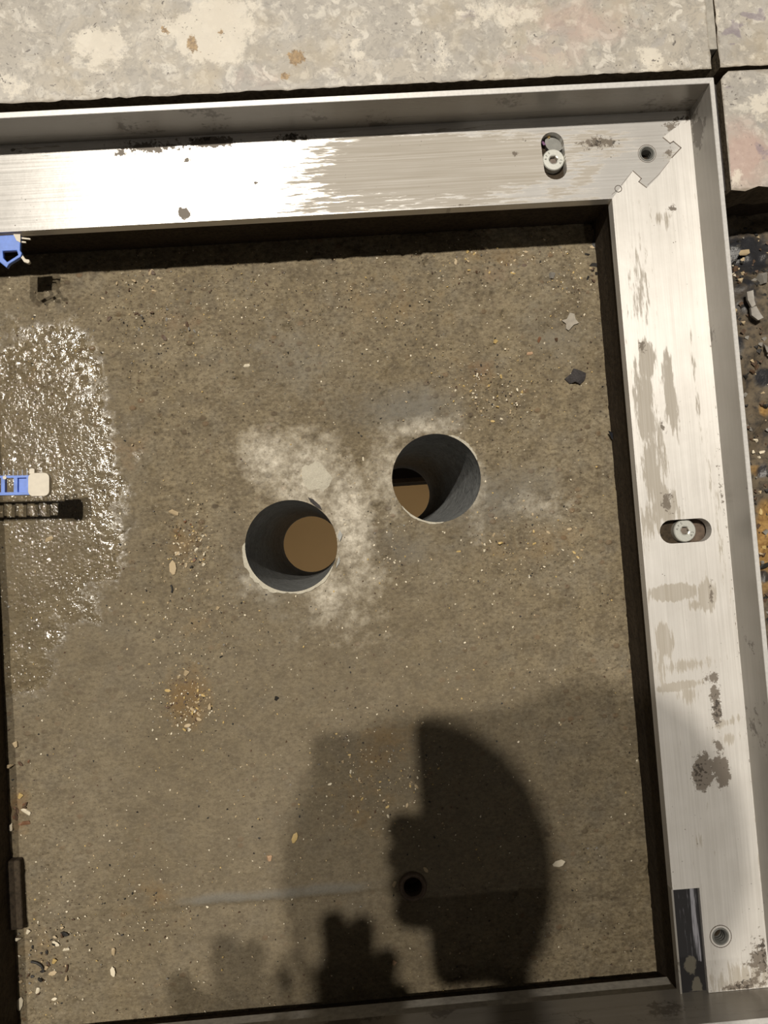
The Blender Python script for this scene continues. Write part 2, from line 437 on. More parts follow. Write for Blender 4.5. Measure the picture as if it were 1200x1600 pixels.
def stains(me, z, table, names=('film', 'grime', 'dirt')):
    c = co_of(me); X, Y = c[:, 0], c[:, 1]
    out = {n: np.zeros(len(c)) for n in names}
    for n, amt, px, py, rx, ry, ang, soft in table:
        out[n] = np.maximum(out[n], amt * blob(X, Y, px, py, rx, ry, z, ang, soft * 1.5))
    for n in names: set_attr(me, n, out[n])

T_TOP = [
    ('film', 1.5, 690, 262, 190, 46, 6, .35), ('film', 1.1, 620, 230, 120, 22, 4, .4), ('film', .8, 560, 318, 120, 20, 4, .5), ('film', .55, 880, 300, 60, 14, 0, .6),
    ('film', .9, 700, 318, 120, 10, 4, .5), ('film', .8, 915, 275, 40, 12, 40, .5), ('film', .45, 60, 235, 60, 10, 3, .6),
    ('grime', .95, 330, 222, 38, 10, 2, .5), ('grime', .8, 235, 230, 60, 10, 3, .7), ('grime', .9, 288, 333, 12, 9, -30, .4), ('grime', .7, 190, 240, 12, 6, 0, .6),
    ('grime', .75, 460, 215, 30, 7, 4, .7), ('grime', .8, 292, 251, 6, 4, 0, .6), ('grime', .75, 25, 235, 12, 4, 0, .6),
    ('dirt', .75, 455, 214, 14, 6, 4, .8), ('dirt', .7, 480, 219, 10, 3, 0, .6), ('grime', .8, 400, 285, 5, 4, 0, .6),
    ('grime', .8, 935, 223, 28, 10, 0, .8), ('dirt', .75, 930, 223, 9, 6, 0, .6), ('dirt', .7, 962, 223, 7, 4, 20, .6), ('dirt', .7, 818, 219, 5, 4, 0, .6),
    ('grime', .75, 1050, 198, 16, 12, 30, .7), ('dirt', .65, 1070, 186, 10, 6, 0, .8), ('film', .8, 930, 222, 60, 22, 0, .6), ('grime', .8, 805, 240, 5, 5, 0, .5),
    ('grime', .6, 1045, 240, 14, 8, 50, .6), ('film', .7, 1055, 255, 22, 12, -45, .6), ('grime', .75, 720, 323, 20, 4, 5, .6), ('dirt', .62, 320, 217, 26, 5, 3, .7),
]
T_RIGHT = [
    ('film', 1.2, 1010, 560, 12, 30, 4, .4), ('film', 1.1, 1008, 640, 14, 66, 6, .5), ('film', 1.2, 1047, 615, 9, 58, 6, .4), ('film', 1.1, 1020, 740, 13, 58, 8, .5), ('film', .75, 1030, 690, 10, 60, 8, .6),
    ('grime', .7, 1004, 543, 7, 12, 0, .6), ('grime', .6, 1036, 668, 5, 12, 20, .7), ('film', 1.0, 1040, 795, 22, 30, 0, .5), ('grime', .8, 1042, 785, 10, 16, 0, .7), ('film', .8, 1012, 815, 12, 30, 0, .5),
    ('film', 1.5, 1052, 926, 36, 12, 5, .3), ('film', 1.4, 1105, 930, 14, 22, 4, .4), ('grime', .7, 1112, 926, 4, 22, 0, .5), ('film', .8, 1085, 945, 20, 7, 10, .5),
    ('film', 1.4, 1038, 1000, 12, 24, 10, .4), ('film', .8, 1032, 1040, 8, 30, 4, .5), ('film', .8, 1072, 1040, 45, 8, 8, .7), ('film', 1.4, 1060, 1072, 32, 6, 10, .4), ('film', .85, 1075, 1085, 14, 14, 30, .5),
    ('grime', .85, 1110, 1058, 14, 8, 0, .7), ('grime', .95, 1117, 1085, 9, 16, 4, .6), ('grime', .95, 1120, 1115, 9, 14, 0, .6), ('dirt', .62, 1120, 1110, 8, 26, 0, .6),
    ('film', .8, 1132, 1130, 25, 6, 20, .5), ('film', .6, 1140, 1155, 20, 9, 10, .5), ('grime', .9, 1123, 1165, 11, 5, -40, .5),
    ('grime', 1.0, 1098, 1206, 17, 29, -6, .3), ('grime', .85, 1127, 1203, 14, 30, 6, .3), ('dirt', .6, 1094, 1206, 12, 26, 0, .6),
    ('film', .5, 1094, 1318, 6, 14, 0, .5), ('film', .75, 1160, 1530, 60, 24, 5, .5), ('grime', .8, 1165, 1538, 40, 10, 14, .8), ('dirt', .62, 1160, 1543, 32, 8, 12, .8), ('grime', .8, 1190, 1500, 22, 30, 0, .7), ('dirt', .6, 1192, 1490, 14, 20, 0, .8),  # the later entries darken the corner beside the divider bar
    ('film', .6, 1105, 310, 16, 20, 0, .6), ('film', .5, 1040, 340, 20, 16, 0, .6), ('grime', .6, 1052, 325, 8, 7, 0, .6), ('grime', .6, 1075, 185, 8, 9, 0, .7), ('film', .6, 1000, 450, 14, 60, 3, .7), ('film', .45, 1120, 800, 6, 120, 6, .6),
    ('grime', .55, 1135, 820, 4, 110, 7, .8), ('film', .6, 1090, 620, 4, 90, 6, .6),
]
me = plate_mesh('top_flange', top_outer, [slot1, hole3], -TF, 0, .0016); planar_uv(me, 'x'); stains(me, 0, T_TOP)
link('top_flange', me, frame, M['alu_x'])
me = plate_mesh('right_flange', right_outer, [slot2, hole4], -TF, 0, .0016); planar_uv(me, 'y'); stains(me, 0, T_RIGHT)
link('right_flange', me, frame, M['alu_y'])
me = plate_mesh('left_flange', [(XLJ, YB), (XL, YB), (XL, YI - .0002), (XLJ, YI - .0002)], [], -TF, 0, .006); planar_uv(me, 'y'); stains(me, 0, [])
link('left_flange', me, frame, M['alu_y'])

CREST = simple('bright_sawn_edge', (.86, .845, .82), .3, .4, .1, 500)
def lip(name, pts, mat, along):
    """a bar with a mitred outline, from under the flange to the top of the lip; its sawn top edge is bright metal"""
    me = plate_mesh(name, pts, [], -TF, LZ - .0006); planar_uv(me, along)
    o = link(name, me, frame, mat)
    me = plate_mesh('lip_edge', pts, [], LZ - .0006, LZ)
    e = link('lip_edge', me, o, CREST)
    b = e.modifiers.new('edge', 'BEVEL'); b.width = .00025; b.segments = 1; b.limit_method = 'ANGLE'
    return o
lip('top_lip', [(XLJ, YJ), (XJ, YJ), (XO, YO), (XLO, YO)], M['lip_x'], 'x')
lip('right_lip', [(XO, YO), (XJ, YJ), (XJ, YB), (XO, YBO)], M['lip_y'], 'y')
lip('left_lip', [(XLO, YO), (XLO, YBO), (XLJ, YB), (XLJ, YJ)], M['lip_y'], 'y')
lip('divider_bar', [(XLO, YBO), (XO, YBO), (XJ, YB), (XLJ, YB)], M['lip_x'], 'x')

# black rebate plate in the notch of the right flange
def rebate_mat():
    N = NT('scuffed_black_plate')
    st = N.noise(1.0, 4, .7, N.mapped((700, 25, 1)))
    fade = N.attr('scuff')
    f = N.edge(fade, st.outputs[0], 3.2, .62, 1.0)
    col = N.mix(f, (.025, .024, .026), (.34, .34, .38))
    pl = N.edge(N.attr('pale'), N.noise(110, 6, .7).outputs[0], 2.4, .4, .6)
    col = N.mix(N.math('MULTIPLY', pl, .6), col, (.24, .22, .17))
    N.set(Base_Color=col, Roughness=.38, Metallic=.2); return N.m
me = plate_mesh('rebate_plate', [(XI + .0012, YB), (notch_x, YB), (notch_x, notch_y), (XI + .0012, notch_y)], [], -TF, -.003, .0012)
c = co_of(me); rb = (c[:, 0] - XI) / (notch_x - XI)
set_attr(me, 'scuff', np.clip(.25 + .75 * np.exp(-((rb - .82) / .14) ** 2), 0, 1) * (c[:, 1] > -.252))
set_attr(me, 'pale', np.maximum(blob(c[:, 0], c[:, 1], 1083, 1510, 9, 14, 0, 0, .5), blob(c[:, 0], c[:, 1], 1092, 1545, 7, 14, 0, 0, .5)))
tag(link('rebate_plate', me, frame, rebate_mat()), 'scuffed black plate let into the notch of the right flange')
me = plate_mesh('rebate_edge', [(XI, YB), (XI + .0012, YB), (XI + .0012, notch_y), (XI, notch_y)], [], -TF, -.0022); planar_uv(me, 'y')
link('rebate_edge', me, frame, M['lip_y'])

# joint line of the stepped mitre, weld spot and the countersink rings
def strip(name, pts, w, z, mat, parent, closed=False, th=.00012):
    bm = bmesh.new(); n = len(pts)
    for i in range(n if closed else n - 1):
        a = Vector(pts[i]).to_2d(); b = Vector(pts[(i + 1) % n]).to_2d(); d = (b - a).normalized(); q = Vector((-d.y, d.x)) * w / 2
        a2 = a - d * w / 2; b2 = b + d * w / 2
        lo = [bm.verts.new((p.x, p.y, z)) for p in (a2 - q, b2 - q, b2 + q, a2 + q)]; hi = [bm.verts.new((p.x, p.y, z + th)) for p in (a2 - q, b2 - q, b2 + q, a2 + q)]
        bm.faces.new(hi); bm.faces.new(lo[::-1])
        for k in range(4): bm.faces.new((lo[k], lo[(k + 1) % 4], hi[(k + 1) % 4], hi[k]))
    return bm_obj(name, bm, mat, parent)
P3 = lambda *q: [(at(x, y, 0).x, at(x, y, 0).y) for x, y in q]
strip('joint_line', P3((989, 267), (1002, 279), (998, 284), (1010, 293)), .0005, 0, M['seam'], frame)
strip('joint_line', P3((1036, 215), (1047, 224), (1052, 221), (1064, 231), (1050, 246)), .0006, 0, M['seam'], frame)
strip('joint_line', P3((956, 304), (964, 297)), .0002, 0, M['seam'], frame)
strip('joint_line', P3((971, 289), (987, 269)), .0002, 0, M['seam'], frame)
strip('joint_line', P3((1012, 289), (1030, 272), (1046, 252)), .0002, 0, M['seam'], frame)
wc = at(966, 295, 0); strip('weld_ring', circle(wc.x, wc.y, .0021, 16), .0004, 0, M['seam'], frame, True)

def ring_mesh(name, prof, n, mat, parent, loc=(0, 0, 0)):
    """lathe a closed profile of (radius, z)"""
    bm = bmesh.new(); rows = [[bm.verts.new((r * math.cos(2 * math.pi * i / n), r * math.sin(2 * math.pi * i / n), z)) for i in range(n)] for r, z in prof]
    for a, b in zip(rows, rows[1:]):
        for i in range(n): bm.faces.new((a[i], a[(i + 1) % n], b[(i + 1) % n], b[i]))
    o = bm_obj(name, bm, mat, parent); o.location = loc; return o
for hh, r in ((h3, .0039), (h4, .0041)):
    # threaded insert: a collar with thread ridges going down to a dark bottom
    prof = [(r + .0010, .0001), (r + .0006, .0004), (r + .0001, .0004)] + [(r - .0002 - .0006 * (k % 2), -.0003 - .0011 * k) for k in range(9)] + [(.0001, -.0105)]
    o = ring_mesh('threaded_insert', prof, 28, M['washer'], frame, (hh.x, hh.y, 0))
    o['label'] = 'dark threaded hole in the flange'
strip('insert_ring', circle(h4.x, h4.y, .0064, 28), .0004, 0, M['seam'], frame, True)
strip('insert_ring', circle(h3.x, h3.y, .0056, 28), .0003, 0, M['seam'], frame, True)

# ------------------------------------------------------------------ pit: slab, cored holes, walls
PX0, PX1, PY0, PY1 = -.2306, .1850, -.3050, .2230
HL = at(455, 853, PZ); HR = at(682, 747, PZ); HA = at(645, 1385, PZ)
RL = .0300; RR = .0293; RA = .0066
def slab_mesh():
    st = .00125
    nx = int((PX1 - PX0) / st) + 1; ny = int((PY1 - PY0) / st) + 1
    xs = np.linspace(PX0, PX1, nx); ys = np.linspace(PY0, PY1, ny)
    X, Y = np.meshgrid(xs, ys); X = X.ravel().copy(); Y = Y.ravel().copy()
    idx = np.arange(nx * ny).reshape(ny, nx)
    Q = np.stack([idx[:-1, :-1], idx[:-1, 1:], idx[1:, 1:], idx[1:, :-1]], -1).reshape(-1, 4)
    keep = np.ones(len(Q), bool); fade = np.ones(nx * ny)
    for h, r in ((HL, RL), (HR, RR), (HA, RA)):
        d = np.hypot(X - h.x, Y - h.y); ins = d < r
        rem = ins[Q].any(1); 
        bnd = np.unique(Q[rem]); keep &= ~rem
        b = bnd[~ins[bnd]]
        # pull the ragged border of the cut onto the core's circle
        f = r / d[b]; X[b] = h.x + (X[b] - h.x) * f; Y[b] = h.y + (Y[b] - h.y) * f
        fade = np.minimum(fade, np.clip((np.hypot(X - h.x, Y - h.y) - r) / .004, 0, 1))
    Q = Q[keep]
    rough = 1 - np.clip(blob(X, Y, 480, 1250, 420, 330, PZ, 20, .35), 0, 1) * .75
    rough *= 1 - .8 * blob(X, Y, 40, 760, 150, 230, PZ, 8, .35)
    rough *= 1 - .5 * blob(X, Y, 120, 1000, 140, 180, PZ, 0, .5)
    Z = (vnoise(X, Y, 18, 1, 3) - .5) * .0016 + rough * ((vnoise(X, Y, 130, 5, 3) - .5) * .0016)
    # small pits
    pn = vnoise(X, Y, 260, 9, 2); Z -= rough * np.clip(pn - .70, 0, 1) * .012
    # trowelled ridge across the lower end
    yl = -.2115 + (vnoise(X, Y, 60, 3) - .5) * .002
    band = np.exp(-((Y - yl - .003) / .004) ** 2) * np.clip((X + .14) / .03, 0, 1) * np.clip((.01 - X) / .03, 0, 1)
    Z += band * .0012 - .0008 * np.clip((yl - Y) / .002, 0, 1)
    Z *= fade
    co = np.stack([X, Y, Z + PZ], 1)
    # thickness: skirt down to the underside
    me = bpy.data.meshes.new('pit_floor')
    used = np.unique(Q); remap = -np.ones(len(co), int); remap[used] = np.arange(len(used))
    co = co[used]; Q = remap[Q]; X, Y = X[used], Y[used]; rough = rough[used]; band = band[used]
    me.vertices.add(len(co)); me.vertices.foreach_set('co', co.ravel())
    me.loops.add(Q.size); me.loops.foreach_set('vertex_index', Q.ravel())
    me.polygons.add(len(Q)); me.polygons.foreach_set('loop_start', np.arange(len(Q)) * 4); me.polygons.foreach_set('loop_total', np.full(len(Q), 4))
    me.polygons.foreach_set('use_smooth', np.ones(len(Q), bool))
    me.update(); me.validate()
    B = lambda *a: blob(X, Y, *a)
    mx = lambda *l: np.maximum.reduce(l)
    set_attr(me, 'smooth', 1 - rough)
    set_attr(me, 'sand', mx(.75 * B(292, 1090, 36, 50, PZ, 0, .6), .55 * B(285, 850, 32, 40, PZ, 0, .7), .6 * B(600, 1170, 60, 40, PZ, 30, .8), .45 * B(740, 590, 50, 50, PZ, 0, .8), .4 * B(560, 1250, 60, 70, PZ, 0, .8),
                            .5 * B(780, 400, 70, 22, PZ, 0, .8), .4 * B(60, 1500, 50, 80, PZ, 0, .8), .4 * B(240, 1400, 60, 60, PZ, 0, .8), .38 * B(320, 980, 50, 40, PZ, 0, .8), .42 * B(830, 850, 90, 50, PZ, 0, .8), .35 * B(600, 470, 200, 60, PZ, 0, .8), .5*B(30, 1260, 20, 60, PZ, 0, .6)))
    set_attr(me, 'red', mx(.6 * B(750, 575, 28, 20, PZ, 0, .7), .5 * B(760, 430, 60, 25, PZ, 0, .8), .45 * B(280, 500, 70, 40, PZ, 0, .8), .4 * B(60, 600, 60, 60, PZ, 0, .8), .4 * B(30, 1270, 18, 60, PZ, 0, .6), .4 * B(200, 700, 50, 60, PZ, 0, .8)))
    set_attr(me, 'grey', mx(.8 * B(640, 640, 90, 40, PZ, 0, .7), .7 * B(780, 780, 110, 50, PZ, 10, .8), .6 * B(420, 900, 60, 60, PZ, 0, .8), .5 * B(640, 860, 60, 40, PZ, 0, .8), .5 * B(870, 520, 60, 60, PZ, 0, .8), .45 * B(450, 560, 120, 80, PZ, 0, .8), .9 * band))
    set_attr(me, 'damp', mx(.55 * B(600, 850, 50, 40, PZ, 0, .8), .5 * B(370, 840, 30, 60, PZ, 0, .8), .45 * B(720, 840, 50, 40, PZ, 0, .8), .5 * B(540, 650, 40, 60, PZ, 0, .8)))
    set_attr(me, 'dust', mx(.80 * B(415, 715, 42, 42, PZ, 0, .7), .75 * B(480, 745, 60, 70, PZ, 0, .7), .95 * B(545, 810, 34, 80, PZ, 8, .6), .72 * B(515, 930, 34, 42, PZ, 0, .7), .6 * B(610, 740, 40, 60, PZ, 0, .8), .62 * B(650, 668, 60, 16, PZ, 10, .7),
                            .5 * B(745, 770, 14, 70, PZ, 0, .8), .5 * B(400, 915, 30, 20, PZ, -30, .8), .55*B(560, 900, 40, 40, PZ, 0, .8), .5*B(840, 790, 50, 20, PZ, 0, .8), .35*B(540, 960, 70, 60, PZ, 0, .8)))
    set_attr(me, 'wet', mx(B(40, 760, 150, 230, PZ, 8, .35), .9 * B(80, 580, 70, 80, PZ, 0, .5), .85 * B(30, 980, 70, 110, PZ, 0, .5)))
    return me
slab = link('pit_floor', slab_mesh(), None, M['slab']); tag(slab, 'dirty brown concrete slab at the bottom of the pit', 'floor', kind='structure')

def core_tube(name, h, r, length, rb, off, mat, parent, n=64):
    bm = bmesh.new(); rows = []
    K = 14
    for k in range(K + 1):
        t = k / K; z = PZ + .0002 - t * length
        rr = r + (rb - r) * t; row = []
        for i in range(n):
            a = 2 * math.pi * i / n
            w = 1 + (.006 * math.sin(3 * a + 1) + .004 * math.sin(7 * a)) * (1 if k else .0) * (1 - t)
            if k == 0: w = 1.0
            row.append(bm.verts.new((h.x + off[0] * t + rr * w * math.cos(a), h.y + off[1] * t + rr * w * math.sin(a), z)))
        rows.append(row)
    for a, b in zip(rows, rows[1:]):
        for i in range(n): bm.faces.new((a[i], b[i], b[(i + 1) % n], a[(i + 1) % n]))
    me = bpy.data.meshes.new(name); bm.to_mesh(me); bm.free()
    for p in me.polygons: p.use_smooth = True
    return link(name, me, parent, mat)
CL = .27
core_tube('cored_hole', HL, RL, CL, RL * .90, (.000, .006), M['core'], slab)['label'] = 'round cored hole with grey cut wall, left of the two'
core_tube('cored_hole', HR, RR, CL, RR * .90, (-.006, .010), M['core'], slab)['label'] = 'round cored hole with grey cut wall, right of the two'
core_tube('anchor_bore', HA, RA, .03, RA * .9, (0, 0), M['rust'], slab, 24)

# rim scraps: pale broken lip around the left hole, dark flecks on its right
def chip_ring(name, h, r, a0, a1, w, mat, parent, seed):
    rn = random.Random(seed); bm = bmesh.new(); n = 22; inn = []; out = []; lo = []
    for i in range(n + 1):
        t = i / n; a = math.radians(a0 + (a1 - a0) * t); ww = w * math.sin(math.pi * t) ** .5 * rn.uniform(.6, 1.2) + .0002
        inn.append(bm.verts.new((h.x + (r - .0002) * math.cos(a), h.y + (r - .0002) * math.sin(a), PZ + .0006)))
        out.append(bm.verts.new((h.x + (r + ww) * math.cos(a), h.y + (r + ww) * math.sin(a), PZ + .0009)))
        lo.append(bm.verts.new((h.x + (r + ww + .0004) * math.cos(a), h.y + (r + ww + .0004) * math.sin(a), PZ - .0006)))
    for i in range(n):
        bm.faces.new((inn[i], inn[i + 1], out[i + 1], out[i])); bm.faces.new((out[i], out[i + 1], lo[i + 1], lo[i]))
    return bm_obj(name, bm, mat, parent)
chip_ring('broken_rim', HL, RL, 172, 262, .0028, M['mortar'], slab, 1)
chip_ring('broken_rim', HL, RL, 262, 330, .0016, M['mortar'], slab, 2)
chip_ring('broken_rim', HR, RR, 20, 70, .0014, M['mortar'], slab, 3)
chip_ring('broken_rim', HR, RR, 215, 275, .0010, M['mortar'], slab, 4)

# rusty anchor sleeve standing in the slab
anchor = ring_mesh('anchor_sleeve', [(.0092, -.001), (.0090, .0012), (.0082, .0022), (.0072, .0020), (.0060, .0010), (.0058, -.020), (.0001, -.020)], 32, M['rust'], None, (HA.x, HA.y, PZ))
tag(anchor, 'rusty round anchor sleeve set in the slab, in the dark shadow', 'anchor')

# walls of the pit under the frame
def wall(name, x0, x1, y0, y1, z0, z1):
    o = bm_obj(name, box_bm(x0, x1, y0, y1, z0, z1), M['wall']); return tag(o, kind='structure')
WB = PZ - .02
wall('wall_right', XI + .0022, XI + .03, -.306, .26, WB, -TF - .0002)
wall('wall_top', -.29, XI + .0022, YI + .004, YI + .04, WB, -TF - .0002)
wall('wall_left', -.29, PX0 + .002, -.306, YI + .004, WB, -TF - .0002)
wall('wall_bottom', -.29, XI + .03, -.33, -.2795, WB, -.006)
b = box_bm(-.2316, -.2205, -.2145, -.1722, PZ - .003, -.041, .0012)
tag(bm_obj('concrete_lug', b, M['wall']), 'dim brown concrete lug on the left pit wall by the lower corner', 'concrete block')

# the storey seen through the cored holes
bm = box_bm(-.6, .6, -.6, .6, -1.71, -1.70); tag(bm_obj('void_floor', bm, M['void']), kind='structure')
b0 = at(640, 752, -.345); b1 = at(640, 700, -.345)
bm = box_bm(.0, .12, b0.y, b1.y + .02, -.40, -.345, .003); o = bm_obj('void_beam', bm, M['beam']); tag(o, kind='structure')
bm_obj('beam_flange', box_bm(.0, .12, b0.y - .001, b0.y + .0035, -.350, -.3445, .0008), simple('beam_edge', (.16, .11, .06), .7), o)
l = bpy.data.lights.new('void_lamp', 'SPOT'); l.spot_size = 1.3; l.energy = 16.0; l.color = (1, .86, .62); l.shadow_soft_size = .05  # unseen fill light added to brighten the floor below the holes
o = bpy.data.objects.new('void_lamp', l); o.location = (.15, -.25, -.9); COL.objects.link(o)

# ------------------------------------------------------------------ floor around the frame: mortar bed and terrazzo tiles
def bed_mesh():
    st = .0022
    xs = np.arange(XO + .0004, .60, st); ys = np.arange(-.60, .2045, st)
    X, Y = np.meshgrid(xs, ys); nx, ny = len(xs), len(ys)
    Z = .004 + (vnoise(X, Y, 30, 21, 3) - .5) * .016 + (vnoise(X, Y, 150, 23, 3) - .5) * .007
    Z -= .020 * np.clip((Y - .150) / .018, 0, 1)
    idx = np.arange(nx * ny).reshape(ny, nx)
    Q = np.stack([idx[:-1, :-1], idx[:-1, 1:], idx[1:, 1:], idx[1:, :-1]], -1).reshape(-1, 4)
    co = np.stack([X.ravel(), Y.ravel(), Z.ravel()], 1)
    me = bpy.data.meshes.new('mortar_bed'); me.from_pydata([tuple(v) for v in co], [], [tuple(int(i) for i in q) for q in Q]); me.update()
    for p in me.polygons: p.use_smooth = True
    x, y = X.ravel(), Y.ravel(); B = lambda *a: blob(x, y, *a)
    set_attr(me, 'sand', np.maximum.reduce([B(1200, 850, 20, 70, .004, 0, .5), .7 * B(1195, 640, 10, 14, .004, 0, .6), .6 * B(1180, 735, 16, 10, .004, 0, .6)]))
    set_attr(me, 'tar', np.maximum.reduce([1.0 * B(1170, 385, 60, 42, .004, 0, .6), .8 * B(1195, 590, 22, 18, .004, 0, .6), .6 * B(1160, 460, 30, 40, .004, 0, .6), .7 * B(1190, 735, 14, 12, .004, 0, .6), .7 * B(1195, 900, 20, 14, .004, 0, .6), .6 * B(1150, 540, 14, 30, .004, 0, .6)]))  # first blob blackens the hollow below the pinkish tile; the rest are tarry patches
    return me
floor = empty('floor', (0, 0, 0)); tag(floor, kind='structure')
bed = link('mortar_bed', bed_mesh(), floor, M['bed']); bed['label'] = 'dark broken mortar bed where the tile is missing'
# bed below the tiles (dark sides of the joints)
bm = box_bm(-.60, .60, YO + .0005, .70, -.03, .0065); bm_obj('tile_bedding', bm, M['grout'], floor)
bm = box_bm(XO + .0006, .60, .203, YO + .0004, -.04, .0065); bm_obj('tile_bedding', bm, M['wall'], floor)  # wall tone in place of grout darkens the hollow under the tile
bm = box_bm(-.60, XLO - .0005, -.70, YO + .0004, -.03, .0065); bm_obj('tile_bedding', bm, M['grout'], floor)
bm = box_bm(XLO, .60, -1.4, YBO - .0005, -.03, .0065); bm_obj('tile_bedding', bm, M['grout'], floor)

def tile(x0, x1, y0, y1, shift, label, step=.0025, table=(), jag=None, rag=.0):
    """one terrazzo slab; rag gives its broken or sawn edges their small unevenness"""
    def edge(a, b, n):
        o = []
        for i in range(n):
            t = i / n; x = a[0] + (b[0] - a[0]) * t; y = a[1] + (b[1] - a[1]) * t
            if i and rag:
                k = float(vnoise(np.array([x * 1.0]), np.array([y * 1.0 + 3]), 260, 31, 2)[0]) - .5
                if a[1] == b[1]: y += k * rag
                else: x += k * rag
            o.append((x, y))
        return o
    nx = max(2, int((x1 - x0) / .004)) if rag else 1; ny = max(2, int((y1 - y0) / .004)) if rag else 1
    outer = edge((x0, y0), (x1, y0), nx) + edge((x1, y0), (x1, y1), ny) + edge((x1, y1), (x0, y1), nx) + edge((x0, y1), (x0, y0), ny)
    if jag: outer = jag
    me = plate_mesh('floor_tile', outer, [], .0066, .0305, step)
    c = co_of(me); X, Y = c[:, 0], c[:, 1]; A = {n: np.zeros(len(c)) for n in ('pink', 'violet', 'pale', 'rust', 'worn')}
    for n, amt, px, py, rx, ry, ang, soft in table: A[n] = np.maximum(A[n], amt * blob(X, Y, px, py, rx, ry, .0305, ang, soft))
    dist = np.minimum.reduce([X - x0, x1 - X, Y - y0, y1 - Y]); A['worn'] = np.maximum(A['worn'], np.clip(.75 - dist / .003, 0, 1) * (.9 if table else .3))
    for n in A: set_attr(me, n, A[n])
    me.materials.append(M['terrazzo']); me.materials.append(M['tile_edge'])
    me.polygons.foreach_set('material_index', [0 if abs(p.normal.z) > .5 else 1 for p in me.polygons])
    o = link('floor_tile', me, floor); o['tile_shift'] = shift
    m = o.modifiers.new('arris', 'BEVEL'); m.width = .0006; m.segments = 2; m.limit_method = 'ANGLE'; m.angle_limit = 1.0
    if label: o['label'] = label
    return o
RT = [('rust', .95, 300, 68, 9, 14, 0, .5), ('rust', .85, 258, 47, 10, 6, -30, .6), ('rust', .9, 463, 90, 16, 15, 0, .7), ('rust', .8, 445, 120, 10, 8, 0, .6), ('rust', .75, 345, 50, 8, 6, 0, .6), ('rust', .6, 324, 112, 6, 6, 0, .6), ('rust', .6, 310, 80, 6, 5, 0, .6), ('rust', .55, 168, 133, 6, 9, 0, .7),
      ('pale', .95, 330, 45, 70, 60, 0, .4), ('pale', .75, 165, 75, 60, 40, -20, .5), ('pale', .6, 20, 130, 30, 30, 0, .5), ('pale', .65, 560, 75, 22, 20, 0, .5), ('pale', .75, 1020, 95, 20, 26, 30, .5), ('pale', .6, 780, 20, 60, 22, 0, .6), ('pale', .6, 690, 110, 20, 30, 0, .6), ('pale', .5, 690, 60, 16, 16, 0, .6),
      ('pink', .55, 900, 30, 120, 50, 0, .7), ('pink', .45, 860, 80, 100, 40, 0, .7), ('pink', .4, 400, 120, 60, 30, 0, .8), ('violet', .55, 735, 20, 30, 20, 0, .7), ('violet', .5, 590, 20, 20, 12, 0, .7), ('violet', .5, 520, 110, 30, 16, 20, .8)]
tile(-.56, .2290, .2716, .56, (0.0, 0.0, 0.0), 'large pale terrazzo tile with rust spots along the top of the frame', .0022, RT, None, .0018)
tile(.2342, .56, .2722, .56, (.4, .13, 0), 'terrazzo tile with violet veins beyond the grout line, at the corner', .0022,
     [('violet', .85, 1145, 45, 30, 7, 30, .5), ('violet', .85, 1150, 45, 6, 18, 20, .5), ('violet', .8, 1175, 25, 24, 7, -10, .5), ('violet', .7, 1143, 70, 10, 4, 10, .6), ('pale', .7, 1178, 88, 14, 12, 0, .6), ('violet', .6, 1190, 20, 8, 14, 20, .5), ('pale', .6, 1120, 20, 8, 20, 0, .6)], None, .0014)
x0, x1, y0, y1 = .2338, .56, .1985, .2698
jag = [(x0, y0)] + [(x0 + (x1 - x0) * i / 40, y0 + (float(vnoise(np.array([i * .0081]), np.array([.5]), 120, 41, 2)[0]) - .5) * .004) for i in range(1, 40)] + [(x1, y0), (x1, y1), (x0 + .005, y1), (x0 + .0015, y1 - .003), (x0, y1 - .005)]
tile(x0, x1, y0, y1, (.9, .5, 0), 'pinkish terrazzo tile with a broken edge beside the right lip', .0022,
     [('pink', .95, 1160, 245, 50, 50, 0, .6), ('violet', .55, 1190, 240, 14, 24, 10, .6), ('violet', .6, 1138, 136, 10, 5, 0, .5), ('pale', .7, 1150, 275, 20, 20, 0, .7), ('pale', .5, 1190, 160, 30, 30, 0, .7), ('worn', .8, 1160, 300, 60, 5, 5, .6), ('pink', .6, 1150, 200, 30, 30, 0, .7)], jag, 0)
# tiles out of the picture that carry on the floor
tile(-.56, .2290, .5652, .86, (1.3, .2, 0), None, .02); tile(-.56, -.2960, -.2400, .2666, (1.7, .8, 0), None, .02)
tile(-.56, -.0300, -.80, -.2770, (2.1, .3, 0), None, .02); tile(-.0250, .56, -.80, -.2770, (2.6, .1, 0), None, .02)
tile(-.56, -.0300, -1.40, -.8050, (3.1, .3, 0), None, .02); tile(-.0250, .56, -1.40, -.8050, (3.6, .1, 0), None, .02)
tile(-.56, -.2960, -.2720, -.2450, (4.1, .3, 0), None, .02)

bm_obj('grout_line', box_bm(.2291, .2341, .284, .56, .0066, .0296, .0004), M['grout'], floor)
bm_obj('seal_strip', box_bm(XO + .0002, .2337, .2005, YO - .001, -.004, .0245, .0006), M['seal'], floor)

